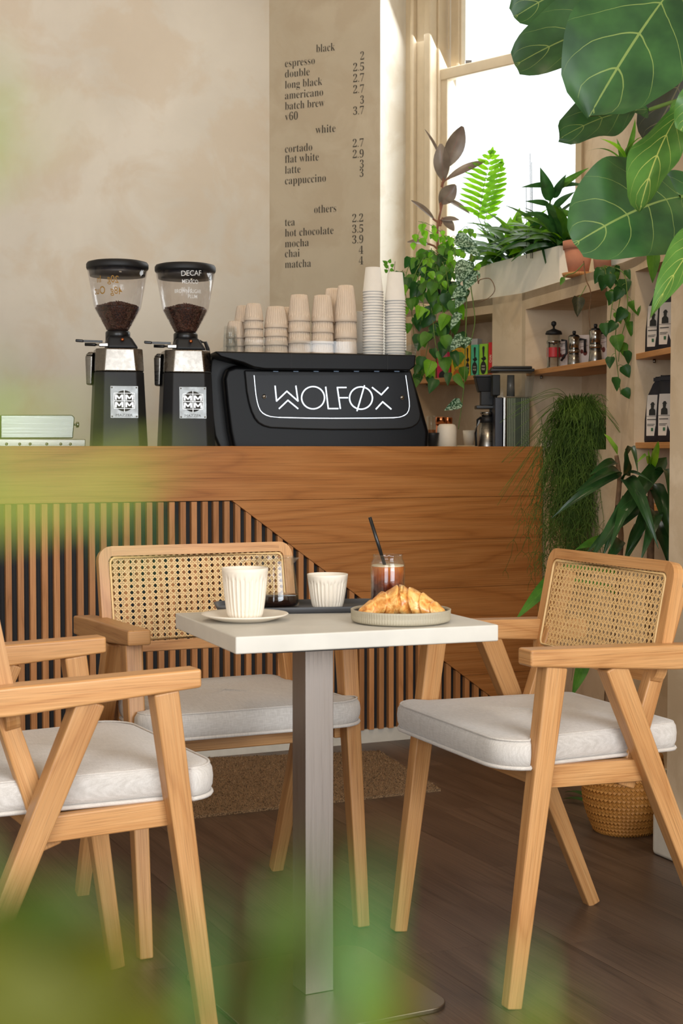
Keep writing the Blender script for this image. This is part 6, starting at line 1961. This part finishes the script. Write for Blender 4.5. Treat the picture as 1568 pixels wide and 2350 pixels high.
for i, (b, tp) in enumerate((((1345, 1828), (1296, 1818)), ((1348, 1842), (1290, 1834)))):
    p0, p1 = onz(*b, 0.012), onz(*tp, 0.006)
    tag(leaf_mb(MB(), p0, p1, (0, 0, 1), 0.03, 'strap', 0.06, 0.15, 0, 8, 2).build('fallen_leaf', DKL), ['dark fallen leaf lying nearer the counter left of the basket', 'dark fallen leaf lying in front of the other one'][i], 'leaf', 'fallen leaves')

# ---- the out-of-focus plant right in front of the lens, standing in a tall planter below the picture
np_ = V((-0.02, 0.135, 0))
npl = thing('foreground_plant', 'blurred bright green plant right in front of the lens', 'plant', np_)
MB().lathe([(0, 0), (0.05, 0), (0.065, 0.86), (0.058, 0.86), (0.05, 0.82), (0, 0.82)], np_, 32).build('planter', DGREY, npl)
MB().lathe([(0, 0.821), (0.055, 0.821), (0.05, 0.84), (0, 0.845)], np_, 24).build('soil', SOIL, npl)
FL1 = leafmat('near_leaf_yellow', (134, 152, 60), (160, 174, 84), (170, 180, 90), nv=4, vw=0.02, gloss=0.5, trans=0.45, vstr=0.3)
FL2 = leafmat('near_leaf_olive', (88, 90, 14), (116, 120, 26), (120, 130, 40), nv=4, vw=0.02, gloss=0.5, trans=0.35, vstr=0.3)
FL3 = leafmat('near_leaf_green', (70, 110, 50), (100, 146, 84), (90, 130, 70), nv=4, vw=0.02, gloss=0.5, trans=0.4, vstr=0.3)
FL4 = leafmat('near_leaf_deep', (40, 52, 8), (66, 84, 14), (60, 80, 20), nv=4, vw=0.02, gloss=0.5, trans=0.2, vstr=0.3)
crown = np_ + V((0.0, 0.0, 0.86))
near = [  # base px, tip px, width px, depth, material
    ((-60, 2440), (360, 2130), 330, 0.105, FL2), ((-60, 2170), (290, 2040), 190, 0.10, FL4), ((60, 2420), (480, 2300), 200, 0.115, FL2), ((-160, 2250), (220, 2300), 280, 0.095, FL2),
    ((470, 2420), (470, 2010), 60, 0.10, FL3), ((620, 2420), (600, 2060), 110, 0.10, FL4), ((640, 2300), (740, 1900), 90, 0.09, FL4), ((800, 2380), (880, 1930), 90, 0.085, FL3),
    ((850, 2420), (920, 2200), 130, 0.10, FL2), ((1200, 2440), (1330, 2290), 70, 0.09, FL2),
    ((-120, 1180), (330, 1130), 110, 0.085, FL1), ((-100, 1000), (250, 960), 60, 0.08, FL1), ((200, 1130), (420, 1040), 60, 0.085, FL1), ((330, 1290), (260, 1130), 60, 0.08, FL3),
    ((-130, 430), (60, 370), 90, 0.08, FL1), ((-90, 330), (190, 290), 26, 0.075, FL1)]
for i, (b, tp, w, d, m_) in enumerate(near):
    p0, p1 = at(b[0], b[1], d), at(tp[0], tp[1], d * 0.96)
    leaf_mb(mbq := MB(), p0, p1, V((rnd.uniform(-.3, .3), -1, .3)), w * d / F, 'ovate', 0.08, 0.1, 0.02, 10, 4, i)
    mbq.build('leaf', m_, npl)
    if b[1] < 2000 and b[0] < 0: ctl = V((-0.034 - 0.004 * (i % 3), d, (p0.z + 0.98) / 2))
    elif b[1] < 2000:
        ctl = None
    else: ctl = V((p0.x * 0.9, d, 0.95))
    if ctl is not None:
        MB().tube(smooth([crown + V((p0.x * 0.3, -0.02, -0.01)), ctl, p0, p0 + (p1 - p0) * 0.1]), 0.0006, 5, 0.0004, cap=False).build('stem', STEMG, npl)
